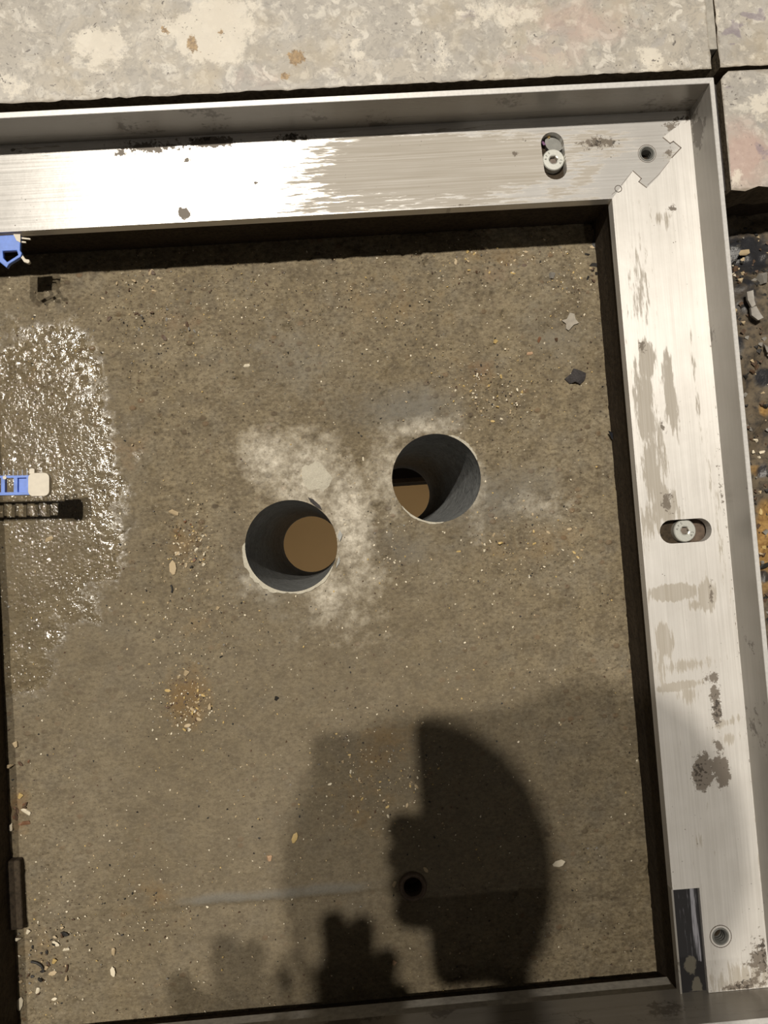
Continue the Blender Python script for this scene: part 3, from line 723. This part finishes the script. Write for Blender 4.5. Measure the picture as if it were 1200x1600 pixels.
# ------------------------------------------------------------------ cap screws in the slots
def screw(p, rot, label):
    r = empty('cap_screw', (p.x, p.y, -.0032)); r.rotation_euler.z = rot
    R = .0068; n = 48; bm = bmesh.new()
    hexr = .0027
    def ringv(rad, z): return [bm.verts.new((rad * math.cos(2 * math.pi * i / n), rad * math.sin(2 * math.pi * i / n), z)) for i in range(n)]
    def hexv(z):
        o = []
        for i in range(n):
            a = 2 * math.pi * i / n; q = (a % (math.pi / 3)) - math.pi / 6; rr = hexr * math.cos(math.pi / 6) / math.cos(q)
            o.append(bm.verts.new((rr * math.cos(a), rr * math.sin(a), z)))
        return o
    rows = [ringv(R - .0003, -.006), ringv(R, -.0055), ringv(R, -.0005), ringv(R - .0005, 0), ringv(hexr + .0004, 0), hexv(-.0003), hexv(-.0030)]
    for a, b in zip(rows, rows[1:]):
        for i in range(n): bm.faces.new((a[i], a[(i + 1) % n], b[(i + 1) % n], b[i]))
    bm.faces.new(rows[0][::-1])
    head = bm_obj('head', bm, M['steel'], r)
    s = bmesh.new(); bmesh.ops.create_cone(s, cap_ends=True, segments=6, radius1=hexr * .99, radius2=hexr * .99, depth=.0002)
    for v in s.verts: v.co = Matrix.Rotation(math.radians(0), 3, 'Z') @ v.co + Vector((0, 0, -.0030))
    bm_obj('hex_socket', s, M['socket'], r)
    s = bmesh.new(); bmesh.ops.create_cone(s, cap_ends=True, segments=20, radius1=.004, radius2=.004, depth=.02)
    for v in s.verts: v.co.z -= .016
    bm_obj('shank', s, M['steel'], r)
    for txt, a0, da in (('RFS', 168, -26), ('A2', -38, 24)):
        for i, ch in enumerate(txt):
            cu = bpy.data.curves.new('stamped_letter', 'FONT'); cu.body = ch; cu.size = .0021; cu.align_x = 'CENTER'; cu.align_y = 'CENTER'; cu.extrude = .00005
            t = bpy.data.objects.new('stamped_letter', cu); COL.objects.link(t); bpy.context.view_layer.update()
            me = bpy.data.meshes.new_from_object(t.evaluated_get(bpy.context.evaluated_depsgraph_get())); bpy.data.objects.remove(t)
            me.materials.clear(); o = link('stamped_letter', me, head, M['letter'])
            a = math.radians(a0 + da * i); o.location = (.0048 * math.cos(a), .0048 * math.sin(a), .00004)
            o.rotation_euler.z = a - math.pi / 2 if txt == 'RFS' else a + math.pi / 2
    return tag(r, label, 'screw', 'cap screws in the frame slots')
SC1 = at(865, 249, -.003); SC2 = at(1070.5, 829, -.003)
screw(SC1, .1, 'zinc socket cap screw in the upright slot of the top flange')
screw(SC2, -.05, 'zinc socket cap screw in the level slot of the right flange')
# slot bottoms: a bearing plate under each slot
for sl, nm, mt in ((slot1, 'slot 1', M['blackplate']), (slot2, 'slot 2', M['rust'])):
    xs = [p[0] for p in sl]; ys = [p[1] for p in sl]
    bm_obj('slot_bearing_plate', box_bm(min(xs) - .003, max(xs) + .003, min(ys) - .003, max(ys) + .003, -TF - .0065, -TF - .003), mt, frame)
wz = -TF - .0001
wp = at(865, 226, wz)
bm = bmesh.new(); bmesh.ops.create_cone(bm, cap_ends=True, segments=24, radius1=.0062, radius2=.0062, depth=.003)
for v in bm.verts: v.co += Vector((wp.x, wp.y, wz + .0017))
o = bm_obj('spacer_washer', bm, M['washer']); tag(o, 'dull grey washer in the upright slot behind the screw', 'washer')

# ------------------------------------------------------------------ plastic strips
def extr(name, outer, holes, z0, z1, mat, parent, bev=.0003):
    me = plate_mesh(name, outer, holes, z0, z1); o = link(name, me, parent, mat)
    if bev:
        b = o.modifiers.new('soft', 'BEVEL'); b.width = bev; b.segments = 2; b.limit_method = 'ANGLE'
    return o
def rect(x0, x1, y0, y1): return [(x0, y0), (x1, y0), (x1, y1), (x0, y1)]
def rrect(x0, x1, y0, y1, r, n=5):
    o = []
    for cx, cy, a0 in ((x1 - r, y0 + r, -90), (x1 - r, y1 - r, 0), (x0 + r, y1 - r, 90), (x0 + r, y0 + r, 180)):
        for i in range(n + 1): a = math.radians(a0 + 90 * i / n); o.append((cx + r * math.cos(a), cy + r * math.sin(a)))
    return o
# ladder-like strip: local +x towards the white tip; lies across the left flange and reaches out over the pit
tip = at(78, 757, .003); ang = 0.0709 * -1 + .0
st = empty('plastic_ladder_strip', (tip.x, tip.y, .0002)); st.rotation_euler.z = ang + .02
SW = .0068
holes = [rect(-.0186 - .0073 * k, -.0135 - .0073 * k, -.0042, .0042) for k in range(13)]
extr('ladder', rrect(-.118, -.0108, -SW + .0009, SW - .0012, .001), holes, 0, .0032, M['blue'], st, .0004)
extr('window_web', rrect(-.0185, -.0108, -.0044, .0044, .0008), [], .0004, .0015, M['blue'], st, 0)
extr('end_cap', rrect(-.0122, 0, -SW, SW, .003), [], -.0002, .0040, M['white'], st, .0008)
extr('cap_tab', rrect(-.0118, -.0088, SW - .0004, SW + .0026, .0006), [], .0002, .0034, M['white'], st, .0003)
for k in range(3): extr('rivet', circle(-.0258 - .0365 * k, SW - .0024, .0011, 12), [], .003, .0038, M['white'], st, 0)
for k in range(7):
    x = -.0138 - k * .0027
    extr('bristle', rect(x - .00015, x + .00015, SW - .0014, SW + .003 - .0006 * (k % 3)), [], .0008, .0014, M['clear'], st, 0)
tag(st, 'blue plastic ladder strip with ivory end cap reaching over the pit from the left', 'plastic strip')

cp = at(0, 364, -.002)
Pc = lambda *q: [((at(x, y, -.002) - cp).x, (at(x, y, -.002) - cp).y) for x, y in q]
cl = empty('plastic_clip', (cp.x, cp.y, -.0042))
extr('clip_body', Pc((-5, 406), (0, 410), (11, 419), (15, 413), (33, 402), (35, 396), (32, 392), (33, 367), (-5, 369)), [Pc((5, 393), (27, 392), (29, 399), (12, 410), (6, 404))], 0, .003, M['blue'], cl, .0004)
extr('clip_foot', Pc((33, 403), (36, 399), (40, 405), (46, 406), (47, 410), (44, 412), (38, 410)), [], .0002, .0028, M['white'], cl, .0003)
extr('clip_prong', Pc((32, 370), (47, 372), (47, 374), (32, 372.5)), [], .0006, .0018, M['white'], cl, 0)
extr('clip_prong', Pc((32, 376), (40, 377), (40, 379), (32, 378.5)), [], .0006, .0018, M['white'], cl, 0)
extr('clip_pad', Pc((22, 367), (33, 367), (33, 380), (27, 377)), [], .0028, .0034, M['white'], cl, 0)
tag(cl, 'bright blue plastic clip with a five-sided window under the top flange', 'plastic clip')

# ------------------------------------------------------------------ stones, chips and scraps on the slab
def rock_mesh(name, seed, flat=.6, n=13, elong=1.0):
    rn = random.Random(seed); bm = bmesh.new()
    for i in range(n):
        v = Vector((rn.gauss(0, 1), rn.gauss(0, 1), rn.gauss(0, 1))).normalized() * rn.uniform(.8, 1.0)
        bm.verts.new((v.x * elong, v.y, v.z * flat))
    r = bmesh.ops.convex_hull(bm, input=bm.verts)
    bmesh.ops.delete(bm, geom=[g for g in r['geom_interior'] if isinstance(g, bmesh.types.BMVert)], context='VERTS')
    zm = min(v.co.z for v in bm.verts)
    for v in bm.verts: v.co.z -= zm + .15 * flat
    me = bpy.data.meshes.new(name); bmesh.ops.recalc_face_normals(bm, faces=bm.faces); bm.to_mesh(me); bm.free(); return me
STONE = {'tan': (.50, .39, .24), 'yellow': (.58, .42, .17), 'ivory': (.78, .70, .54), 'pink': (.52, .34, .21), 'brown': (.10, .06, .035), 'black': (.022, .020, .018), 'grey': (.24, .225, .20), 'rust': (.19, .095, .05), 'violet': (.24, .13, .24)}
for k, v in STONE.items(): M['st_' + k] = simple(k + '_stone', v, .6, 0, .25, 500)
ROCKS = {}
def rock_data(colour, form):
    key = (colour, form)
    if key not in ROCKS:
        m = rock_mesh('grit_stone', form * 7 + 3, (.6, .45, .8, .35)[form % 4], 13, (1, 1.3, 1.1, 1.7)[form % 4]); m.materials.append(M['st_' + colour]); ROCKS[key] = m
    return ROCKS[key]
def stone(px, py, size, colour, form, ang, label, group=None, z=PZ, cat='stone', name='grit_stone'):
    p = at(px, py, z); o = link(name, rock_data(colour, form)); s = size * (CAM_H - z) / FPX / 2
    o.location = (p.x, p.y, z - .0001); o.scale = (s, s, s); o.rotation_euler.z = math.radians(ang)
    return tag(o, label, cat, group)

# singled-out ones
stone(421, 1340, 12, 'pink', 0, 30, 'pale pink angular chip alone left of the photographer shadow')
stone(461, 1309, 11, 'yellow', 3, 70, 'amber sliver just above the pink angular chip')
stone(271, 887, 15, 'tan', 3, 95, 'long yellow pebble beside the sandy trail left of the left hole')
stone(78, 843, 12, 'tan', 1, 20, 'tan chip in the wet glints below the ladder strip')
stone(272, 802, 14, 'tan', 1, -30, 'broken brown-tan chip above the long yellow pebble')
stone(873, 1349, 13, 'ivory', 3, 15, 'white curved flake in shade near the right flange')
stone(32, 1243, 11, 'yellow', 0, 0, 'orange pebble by the left pit wall', None)
stone(41, 1269, 14, 'ivory', 1, -40, 'cream pebble below the orange one by the left pit wall')
stone(20, 1291, 12, 'ivory', 2, 80, 'square cream pebble touching the left pit wall')
stone(41, 1287, 13, 'rust', 1, 0, 'rust red crumb beside the square cream pebble')
stone(24, 1163, 12, 'tan', 0, 50, 'golden pebble highest along the left pit wall')
stone(18, 1196, 12, 'tan', 2, 10, 'dull gold pebble second down the left pit wall')
stone(32, 1568, 13, 'ivory', 3, 80, 'upright cream pebble in the lower left corner')
stone(44, 1455, 9, 'ivory', 0, 0, 'round cream pebble above the dark root at lower left')
stone(30, 1466, 10, 'ivory', 2, 0, 'pale pebble at the end of the concrete lug')
stone(85, 1501, 10, 'yellow', 0, 0, 'bright yellow pebble right of the dark root at lower left')
stone(104, 1484, 9, 'ivory', 1, 0, 'ivory pebble upper right of the dark root')
stone(60, 1548, 10, 'ivory', 1, 70, 'cream chip below the dark root')
stone(178, 1486, 10, 'tan', 1, 80, 'upper of two upright tan slivers at lower left')
stone(177, 1518, 10, 'ivory', 3, 100, 'lower of two upright tan slivers at lower left')
stone(432, 1091, 9, 'black', 0, 0, 'small black pebble alone below the left hole')
stone(843, 531, 9, 'rust', 1, 60, 'reddish brown pebble below the white flake')
stone(842, 533, 1, 'rust', 1, 60, None) if False else None
stone(869, 531, 8, 'brown', 0, 40, 'dark brown pebble just below the white torn flake')
stone(862, 431, 14, 'grey', 0, 20, 'dark grey lump near the shadowed top edge')
stone(929, 416, 14, 'black', 1, -10, 'black lump near the top right corner of the pit')
stone(665, 1359, 7, 'tan', 3, -50, 'thin tan splinter above the anchor sleeve')
stone(617, 1381, 9, 'tan', 1, 60, 'tan pebble at the left of the anchor sleeve')
stone(616, 1504, 9, 'pink', 0, 0, 'pinkish pebble between the two dark hand shadows')
stone(340, 950, 8, 'tan', 0, 0, 'tan round grain on the smooth concrete below left of the left hole')
stone(386, 572, 9, 'ivory', 1, 0, 'cream chip above the left hole near the middle of the slab')
stone(568, 717, 6, 'ivory', 1, 80, 'white grain between the two cored holes')
stone(774, 534, 9, 'yellow', 0, 0, 'ochre pebble left of the brown one below the torn flake')
stone(828, 553, 9, 'pink', 1, 0, 'pinkish chip in the reddish patch, upper right')
stone(782, 849, 9, 'yellow', 2, 0, 'yellow pebble to the lower right of the right hole')
stone(716, 863, 8, 'yellow', 1, 0, 'yellow crumb below the right hole')
stone(856, 213, 11, 'yellow', 0, 60, 'orange pebble wedged in the upright slot', None, -.0052)
stone(849, 223, 9, 'violet', 1, 120, 'purple scrap at the edge of the upright slot', None, -.0050, 'scrap', 'purple_scrap')
for (px, py) in ((291, 1051),):
    stone(px, py, 12, 'tan', 0, 0, 'largest pebble at the top of the orange sand patch')
stone(329, 1103, 11, 'tan', 2, 80, 'upright yellow pebble at the right of the orange sand patch')
stone(318, 882, 7, 'ivory', 0, 0, 'bright white grain at the right of the sandy trail')
stone(296, 1140, 7, 'ivory', 0, 0, 'white grain below the orange sand patch')

# look-alike crumbs, by cluster
rn = random.Random(11)
def cluster(n, px, py, rx, ry, sizes, colours, label, group):
    k = 0
    while k < n:
        a = rn.uniform(0, 2 * math.pi); q = math.sqrt(rn.random()); x = px + rx * q * math.cos(a); y = py + ry * q * math.sin(a)
        p = at(x, y, PZ)
        if any((p - h).length < r + .004 for h, r in ((HL, RL), (HR, RR), (HA, RA + .004))): k += 1; continue
        cc = rn.choice(colours); stone(x, y, rn.uniform(*sizes), cc, rn.randrange(4), rn.uniform(0, 180), label.replace('*', {'tan': 'tan', 'yellow': 'yellow', 'ivory': 'ivory', 'brown': 'brown', 'rust': 'rust-red', 'grey': 'grey', 'black': 'black'}[cc]), group); k += 1
cluster(26, 295, 1090, 36, 50, (3.5, 8), ['yellow', 'tan', 'tan', 'brown'], 'small * grit stone in the orange sand patch', 'grit in the orange sand patch')
cluster(22, 300, 850, 28, 40, (3, 6.5), ['tan', 'tan', 'ivory', 'rust'], 'small * grit stone in the sandy trail left of the left hole', 'grit in the sandy trail')
cluster(22, 780, 408, 70, 22, (3.5, 8), ['tan', 'yellow', 'ivory', 'brown'], 'small * grit stone along the shadow edge under the top flange', 'grit along the top shadow edge')
cluster(24, 770, 620, 50, 40, (3, 6.5), ['tan', 'ivory', 'yellow'], 'small * grit stone above the right hole', 'grit above the right hole')
cluster(24, 240, 480, 90, 60, (4, 10), ['brown', 'tan', 'grey', 'brown'], 'dull * crumb below the plastic clip', 'crumbs below the plastic clip')
cluster(26, 60, 1500, 50, 80, (4, 9), ['tan', 'brown', 'ivory', 'black'], '* gravel crumb in the lower left corner', 'gravel in the lower left corner')
cluster(10, 35, 1240, 18, 70, (4, 8), ['tan', 'brown', 'rust'], '* gravel crumb along the left pit wall', 'crumbs along the left pit wall')
cluster(20, 585, 1220, 70, 60, (3, 6.5), ['yellow', 'tan', 'ivory'], 'small * grit stone left of the photographer shadow', 'grit left of the photographer shadow')
cluster(16, 925, 400, 16, 40, (4, 9), ['brown', 'black', 'tan'], '* crumb in the top right corner of the pit', 'crumbs in the top right corner')
cluster(20, 830, 850, 90, 60, (3, 6), ['tan', 'yellow', 'ivory'], 'small * grit stone right of the right hole', 'grit right of the right hole')

def scrap(name, pts, z, th, mat, label, cat, curl=0.0):
    w = [at(x, y, z) for x, y in pts]; c = sum(w, Vector()) / len(w)
    me = plate_mesh(name, [((p - c).x, (p - c).y) for p in w], [], 0, th, .0008)
    for v in me.vertices: v.co.z += curl * (abs(v.co.x) + abs(v.co.y)) ** 2
    o = link(name, me, None, mat); o.location = (c.x, c.y, z); return tag(o, label, cat)
scrap('torn_flake', [(877, 501), (885, 499), (890, 489), (897, 491), (899, 499), (904, 505), (896, 508), (888, 517), (884, 514), (884, 506)], PZ + .0006, .0006, simple('pale_flake', (.36, .325, .27), .8), 'pale torn paint flake shaped like a star, upper right of the slab', 'flake', 6)
scrap('dark_clod', [(882, 592), (892, 584), (896, 576), (906, 579), (916, 583), (913, 594), (906, 601), (898, 597), (890, 600)], PZ + .0004, .0025, M['seal'], 'dark grey clod near the right flange below the torn flake', 'clod', -30)
scrap('tape_scrap', [(948, 674), (962, 679), (974, 690), (978, 700), (966, 694), (955, 686)], PZ + .002, .0006, simple('black_tape', (.02, .022, .028), .35), 'black tape scrap at the right pit wall', 'tape scrap', 20)
scrap('mortar_dab', [(471, 742), (472, 729), (480, 722), (492, 720), (505, 724), (510, 735), (521, 748), (518, 762), (507, 771), (500, 764), (483, 767), (475, 757)], PZ + .0002, .0010, M['mortar'], 'pale flat mortar dab above the left cored hole', 'mortar dab', -6)
scrap('dark_fleck', [(481, 777), (489, 780), (500, 790), (503, 797), (494, 792), (485, 784)], PZ + .0003, .0006, M['seal'], 'dark fleck at the top rim of the left cored hole', 'fleck')
scrap('slate_fleck', [(526, 880), (530, 868), (531, 878), (525, 888)], PZ + .0003, .0006, M['washer'], 'blue-grey fleck at the right rim of the left cored hole, lower', 'fleck')
scrap('slate_fleck', [(527, 838), (531, 828), (535, 836), (531, 846)], PZ + .0003, .0006, M['washer'], 'blue-grey fleck at the right rim of the left cored hole, upper', 'fleck')
# dark root / wire bits at lower left
def wire(name, pts, z, r, mat, label, cat):
    cu = bpy.data.curves.new(name, 'CURVE'); cu.dimensions = '3D'; cu.bevel_depth = r; cu.bevel_resolution = 2
    sp = cu.splines.new('NURBS'); sp.points.add(len(pts) - 1); sp.use_endpoint_u = True; sp.order_u = 3
    c = at(*pts[0], z)
    for q, (x, y) in zip(sp.points, pts): p = at(x, y, z) - c; q.co = (p.x, p.y, p.z, 1)
    t = bpy.data.objects.new(name, cu); COL.objects.link(t); bpy.context.view_layer.update()
    me = bpy.data.meshes.new_from_object(t.evaluated_get(bpy.context.evaluated_depsgraph_get())); bpy.data.objects.remove(t)
    me.materials.clear(); o = link(name, me, None, mat); o.location = (c.x, c.y, z + r * .7); return tag(o, label, cat)
wire('root_bit', [(49, 1502), (58, 1503), (67, 1510), (69, 1518)], PZ, .0008, M['st_black'], 'curved black root bit in the lower left corner', 'root')
wire('root_bit', [(105, 1507), (106, 1513), (103, 1518)], PZ, .0006, M['st_brown'], 'short brown root bit right of the curved black one', 'root')
wire('hair_bit', [(267, 914), (271, 920), (268, 926)], PZ, .0006, M['st_black'], 'short black curl below the long yellow pebble', 'fibre')

# fine grit nobody could count
def grit():
    N = 7600; base = []
    for f in range(6):
        m = rock_mesh('g', 100 + f, .55, 8); base.append(([v.co.copy() for v in m.vertices], [tuple(p.vertices) for p in m.polygons])); bpy.data.meshes.remove(m)
    cl = [(292, 1090, 45, 60, 300), (295, 850, 40, 60, 260), (780, 410, 110, 40, 330), (770, 610, 90, 70, 380), (240, 500, 150, 90, 420), (60, 1480, 70, 120, 260), (590, 1210, 110, 90, 380), (830, 860, 110, 90, 330), (500, 480, 300, 80, 480), (320, 960, 100, 60, 200), (220, 1420, 120, 90, 200), (880, 450, 70, 80, 280), (620, 870, 60, 80, 120)]
    pts = []
    for cx, cy, rx, ry, n in cl:
        for _ in range(n): pts.append((random.gauss(cx, rx * .6), random.gauss(cy, ry * .6)))
    while len(pts) < N: pts.append((random.uniform(0, 1000), random.uniform(390, 1590)))
    V = []; F = []; MI = []
    cols = ['ivory', 'tan', 'yellow', 'brown', 'black', 'grey']
    for x, y in pts:
        p = at(x, y, PZ)
        if not (PX0 + .003 < p.x < .175 and -.278 < p.y < .212): continue
        if any(math.hypot(p.x - h.x, p.y - h.y) < r + .002 for h, r in ((HL, RL), (HR, RR), (HA, .0095))): continue
        vs, fs = random.choice(base); s = random.choice((.0003, .0004, .0005, .0006, .0009)) * random.uniform(.6, 1.1); a = random.uniform(0, 6.28); ca, sa = math.cos(a), math.sin(a)
        b = len(V); mi = random.choices(range(6), (26, 22, 8, 26, 14, 8))[0]
        for v in vs: V.append((p.x + s * (v.x * ca - v.y * sa), p.y + s * (v.x * sa + v.y * ca), PZ + .0001 + s * v.z))
        for f in fs: F.append(tuple(i + b for i in f)); MI.append(mi)
    me = bpy.data.meshes.new('fine_grit'); me.from_pydata(V, [], F)
    for c in cols: me.materials.append(M['st_' + c])
    me.polygons.foreach_set('material_index', MI); me.update()
    tag(link('fine_grit', me), 'fine pale and dark grit scattered over the pit slab', 'grit', kind='stuff')
grit()

# ------------------------------------------------------------------ rubble in the torn-out bed on the right
for i, (px, py, s, c, f, lab) in enumerate([
        (1163, 396, 16, 'tan', 1, 'tan stone in the dark hollow below the pinkish tile'), (1190, 436, 24, 'grey', 0, 'grey-brown rubble lump in the torn-out bed'),
        (1150, 425, 18, 'brown', 1, 'brown rubble lump beside the right lip'), (1196, 545, 16, 'grey', 2, 'grey rubble lump above the tarry patch'),
        (1165, 585, 14, 'black', 0, 'black tarry lump beside the right lip'), (1190, 706, 9, 'ivory', 1, 'pale pebble in the torn-out bed'), (1177, 706, 7, 'ivory', 0, 'small pale pebble next to the lip in the torn-out bed'),
        (1188, 800, 9, 'yellow', 1, 'golden pebble in the orange sand bed, upper'), (1193, 855, 9, 'yellow', 0, 'golden pebble in the orange sand bed, middle'), (1188, 866, 8, 'tan', 2, 'golden pebble in the orange sand bed, lower'), (1195, 885, 14, 'black', 1, 'black lump below the orange sand bed')]):
    stone(px, py, s, c, f, i * 37, lab, None, -.008 if py < 430 else .004, 'stone', 'rubble_stone')
gp = simple('grey_flake_plastic', (.33, .31, .28), .5)
scrap('grey_strip_scrap', [(1164, 458), (1174, 455), (1176, 470), (1178, 478), (1172, 482), (1166, 470)], .010, .002, gp, 'upper grey torn strip in the torn-out bed', 'scrap', 10)
scrap('grey_strip_scrap', [(1170, 482), (1179, 480), (1190, 498), (1182, 502), (1172, 494)], .009, .002, gp, 'lower grey torn strip in the torn-out bed', 'scrap', 10)
def rubble():
    V = []; F = []; MI = []; base = []
    for f in range(6):
        m = rock_mesh('g', 200 + f, .6, 9); base.append(([v.co.copy() for v in m.vertices], [tuple(p.vertices) for p in m.polygons])); bpy.data.meshes.remove(m)
    for _ in range(2600):
        x = random.uniform(XO + .002, .36); y = random.uniform(-.30, .195); vs, fs = random.choice(base); s = random.uniform(.0005, .0022); b = len(V)
        Z = .004 + (float(vnoise(np.array([x]), np.array([y]), 30, 21, 3)[0]) - .5) * .016
        Z -= .020 * min(1, max(0, (y - .150) / .018))
        mi = random.choices(range(5), (4, 10, 36, 34, 7))[0]
        for v in vs: V.append((x + s * v.x, y + s * v.y, Z + s * v.z))
        for f in fs: F.append(tuple(i + b for i in f)); MI.append(mi)
    me = bpy.data.meshes.new('bed_rubble'); me.from_pydata(V, [], F)
    for c in ('ivory', 'tan', 'brown', 'black', 'grey'): me.materials.append(M['st_' + c])
    me.polygons.foreach_set('material_index', MI); me.update()
    tag(link('bed_rubble', me), 'dark fine rubble lying in the torn-out mortar bed', 'rubble', kind='stuff')
rubble()

# ------------------------------------------------------------------ the photographer (only the shadow shows)
def skin_mesh(name, nodes, edges, mat, parent=None, sub=2, root=0):
    me = bpy.data.meshes.new(name); me.from_pydata([n[0] for n in nodes], edges, [])
    o = link(name, me, parent, mat)
    md = o.modifiers.new('skin', 'SKIN'); md.use_smooth_shade = True
    me.skin_vertices.new() if not me.skin_vertices else None
    for i, n in enumerate(nodes):
        r = n[1]; me.skin_vertices[0].data[i].radius = (r, r) if not isinstance(r, tuple) else r
        me.skin_vertices[0].data[i].use_root = (i == root)
    s = o.modifiers.new('sub', 'SUBSURF'); s.levels = s.render_levels = sub
    return o
PH = .53                                     # phone height above the flange
phone_c = Vector((-.075 + .0375, .0455 - .0775, PH))
ph = empty('smartphone', tuple(phone_c))
extr('phone_body', rrect(-.0375, .0375, -.0775, .0775, .010), [], 0, .0082, M['phone'], ph, .001)
extr('camera_lens', circle(.030, .060, .006, 20), [], -.0015, 0, M['phone'], ph, 0)
tag(ph, 'dark smartphone held flat over the pit, seen only as a shadow', 'phone')

HX, HY, HZ = -.042, .063, .9 + PZ            # head centre
nod = []; edg = []
def add(p, r, prev=None):
    nod.append((tuple(p), r)); i = len(nod) - 1
    if prev is not None: edg.append((prev, i))
    return i
pelv = add((-.42, -.78, .40), .13)
sp1 = add((-.34, -.64, .56), .125, pelv); sp2 = add((-.20, -.46, .72), .14, sp1); sp3 = add((-.10, -.29, .83), .105, sp2)
nk = add((-.06, -.13, .90), .052, sp3); hd0 = add((-.047, -.03, .89), .062, nk); hd1 = add((HX, HY, HZ), (.074, .072), hd0); hd2 = add((HX + .004, HY + .035, HZ - .03), .056, hd1)
# left arm to the phone
sl_ = add((-.27, -.30, .80), .066, sp3); el = add((-.33, -.44, .60), .047, sl_); wr = add((-.155, -.185, .555), .024, el)
palm = add((-.132, -.118, .545), (.022, .017), wr)
for pts in (((-.118, -.085), (-.114, -.062)), ((-.130, -.082), (-.132, -.058)), ((-.106, -.096), (-.098, -.082)), ((-.100, -.112), (-.090, -.104))):
    a = add((*pts[0], .545), .0095, palm); add((*pts[1], .540), .008, a)
a = add((-.152, -.096, .545), .011, palm); add((-.162, -.078, .545), .0085, a)
# right arm holds the phone from below, finger tips round its left edge
sr = add((.08, -.34, .80), .066, sp3); er = add((.15, -.44, .62), .047, sr); wrr = add((.035, -.175, .545), .026, er); pr = add((-.012, -.085, .517), (.030, .013), wrr)
for k, y in enumerate((-.018, -.034, -.050, -.065)):
    a = add((-.050, y - .012, .518), .010, pr); b = add((-.082, y - .004, .521), .0105, a); add((-.096 + .003 * abs(k - 1.5), y, .536), .0105, b)
a = add((.014, -.050, .520), .011, pr); b = add((.014, -.020, .532), .0095, a); add((.004, -.004, .545), .008, b)
# legs, kneeling
for s, hx in ((1, -.30), (-1, -.54)):
    hp = add((hx, -.80, .36), .10, pelv); kn = add((hx + .02 * s, -.52, .105), .068, hp); an = add((hx, -.94, .085), .042, kn); add((hx, -1.06, .06), .035, an)
body = skin_mesh('person', nod, edg, M['skin'], None, 2)
tag(body, 'person in dark work clothes kneeling over the pit, seen only as a shadow', 'person')
def sub(idx, grow, name, mat, eds):
    m = {i: k for k, i in enumerate(idx)}
    def g(r): return (r[0] + grow, r[1] + grow) if isinstance(r, tuple) else r + grow
    return skin_mesh(name, [(nod[i][0], g(nod[i][1])) for i in idx], [(m[a], m[b]) for a, b in eds], mat, body, 2)
sub([pelv, sp1, sp2, sp3, sl_, el, wr, sr, er, wrr], .012, 'jacket', M['jacket'], [(pelv, sp1), (sp1, sp2), (sp2, sp3), (sp3, sl_), (sl_, el), (el, wr), (sp3, sr), (sr, er), (er, wrr)])
legs = [i for i in range(len(nod) - 8, len(nod))]
sub([pelv, legs[0], legs[1], legs[2], legs[4], legs[5], legs[6]], .012, 'trousers', M['trousers'], [(pelv, legs[0]), (legs[0], legs[1]), (legs[1], legs[2]), (pelv, legs[4]), (legs[4], legs[5]), (legs[5], legs[6])])
for j in (2, 6): sub([legs[j], legs[j + 1]], .012, 'boot', M['shoe'], [(legs[j], legs[j + 1])])
hm = bmesh.new(); bmesh.ops.create_uvsphere(hm, u_segments=24, v_segments=16, radius=.080)
for v in hm.verts: v.co = Vector((v.co.x * .94 + HX, v.co.y * 1.06 + HY - .006, v.co.z * .85 + HZ + .016))
bm_obj('hair', hm, M['hair'], body, True)
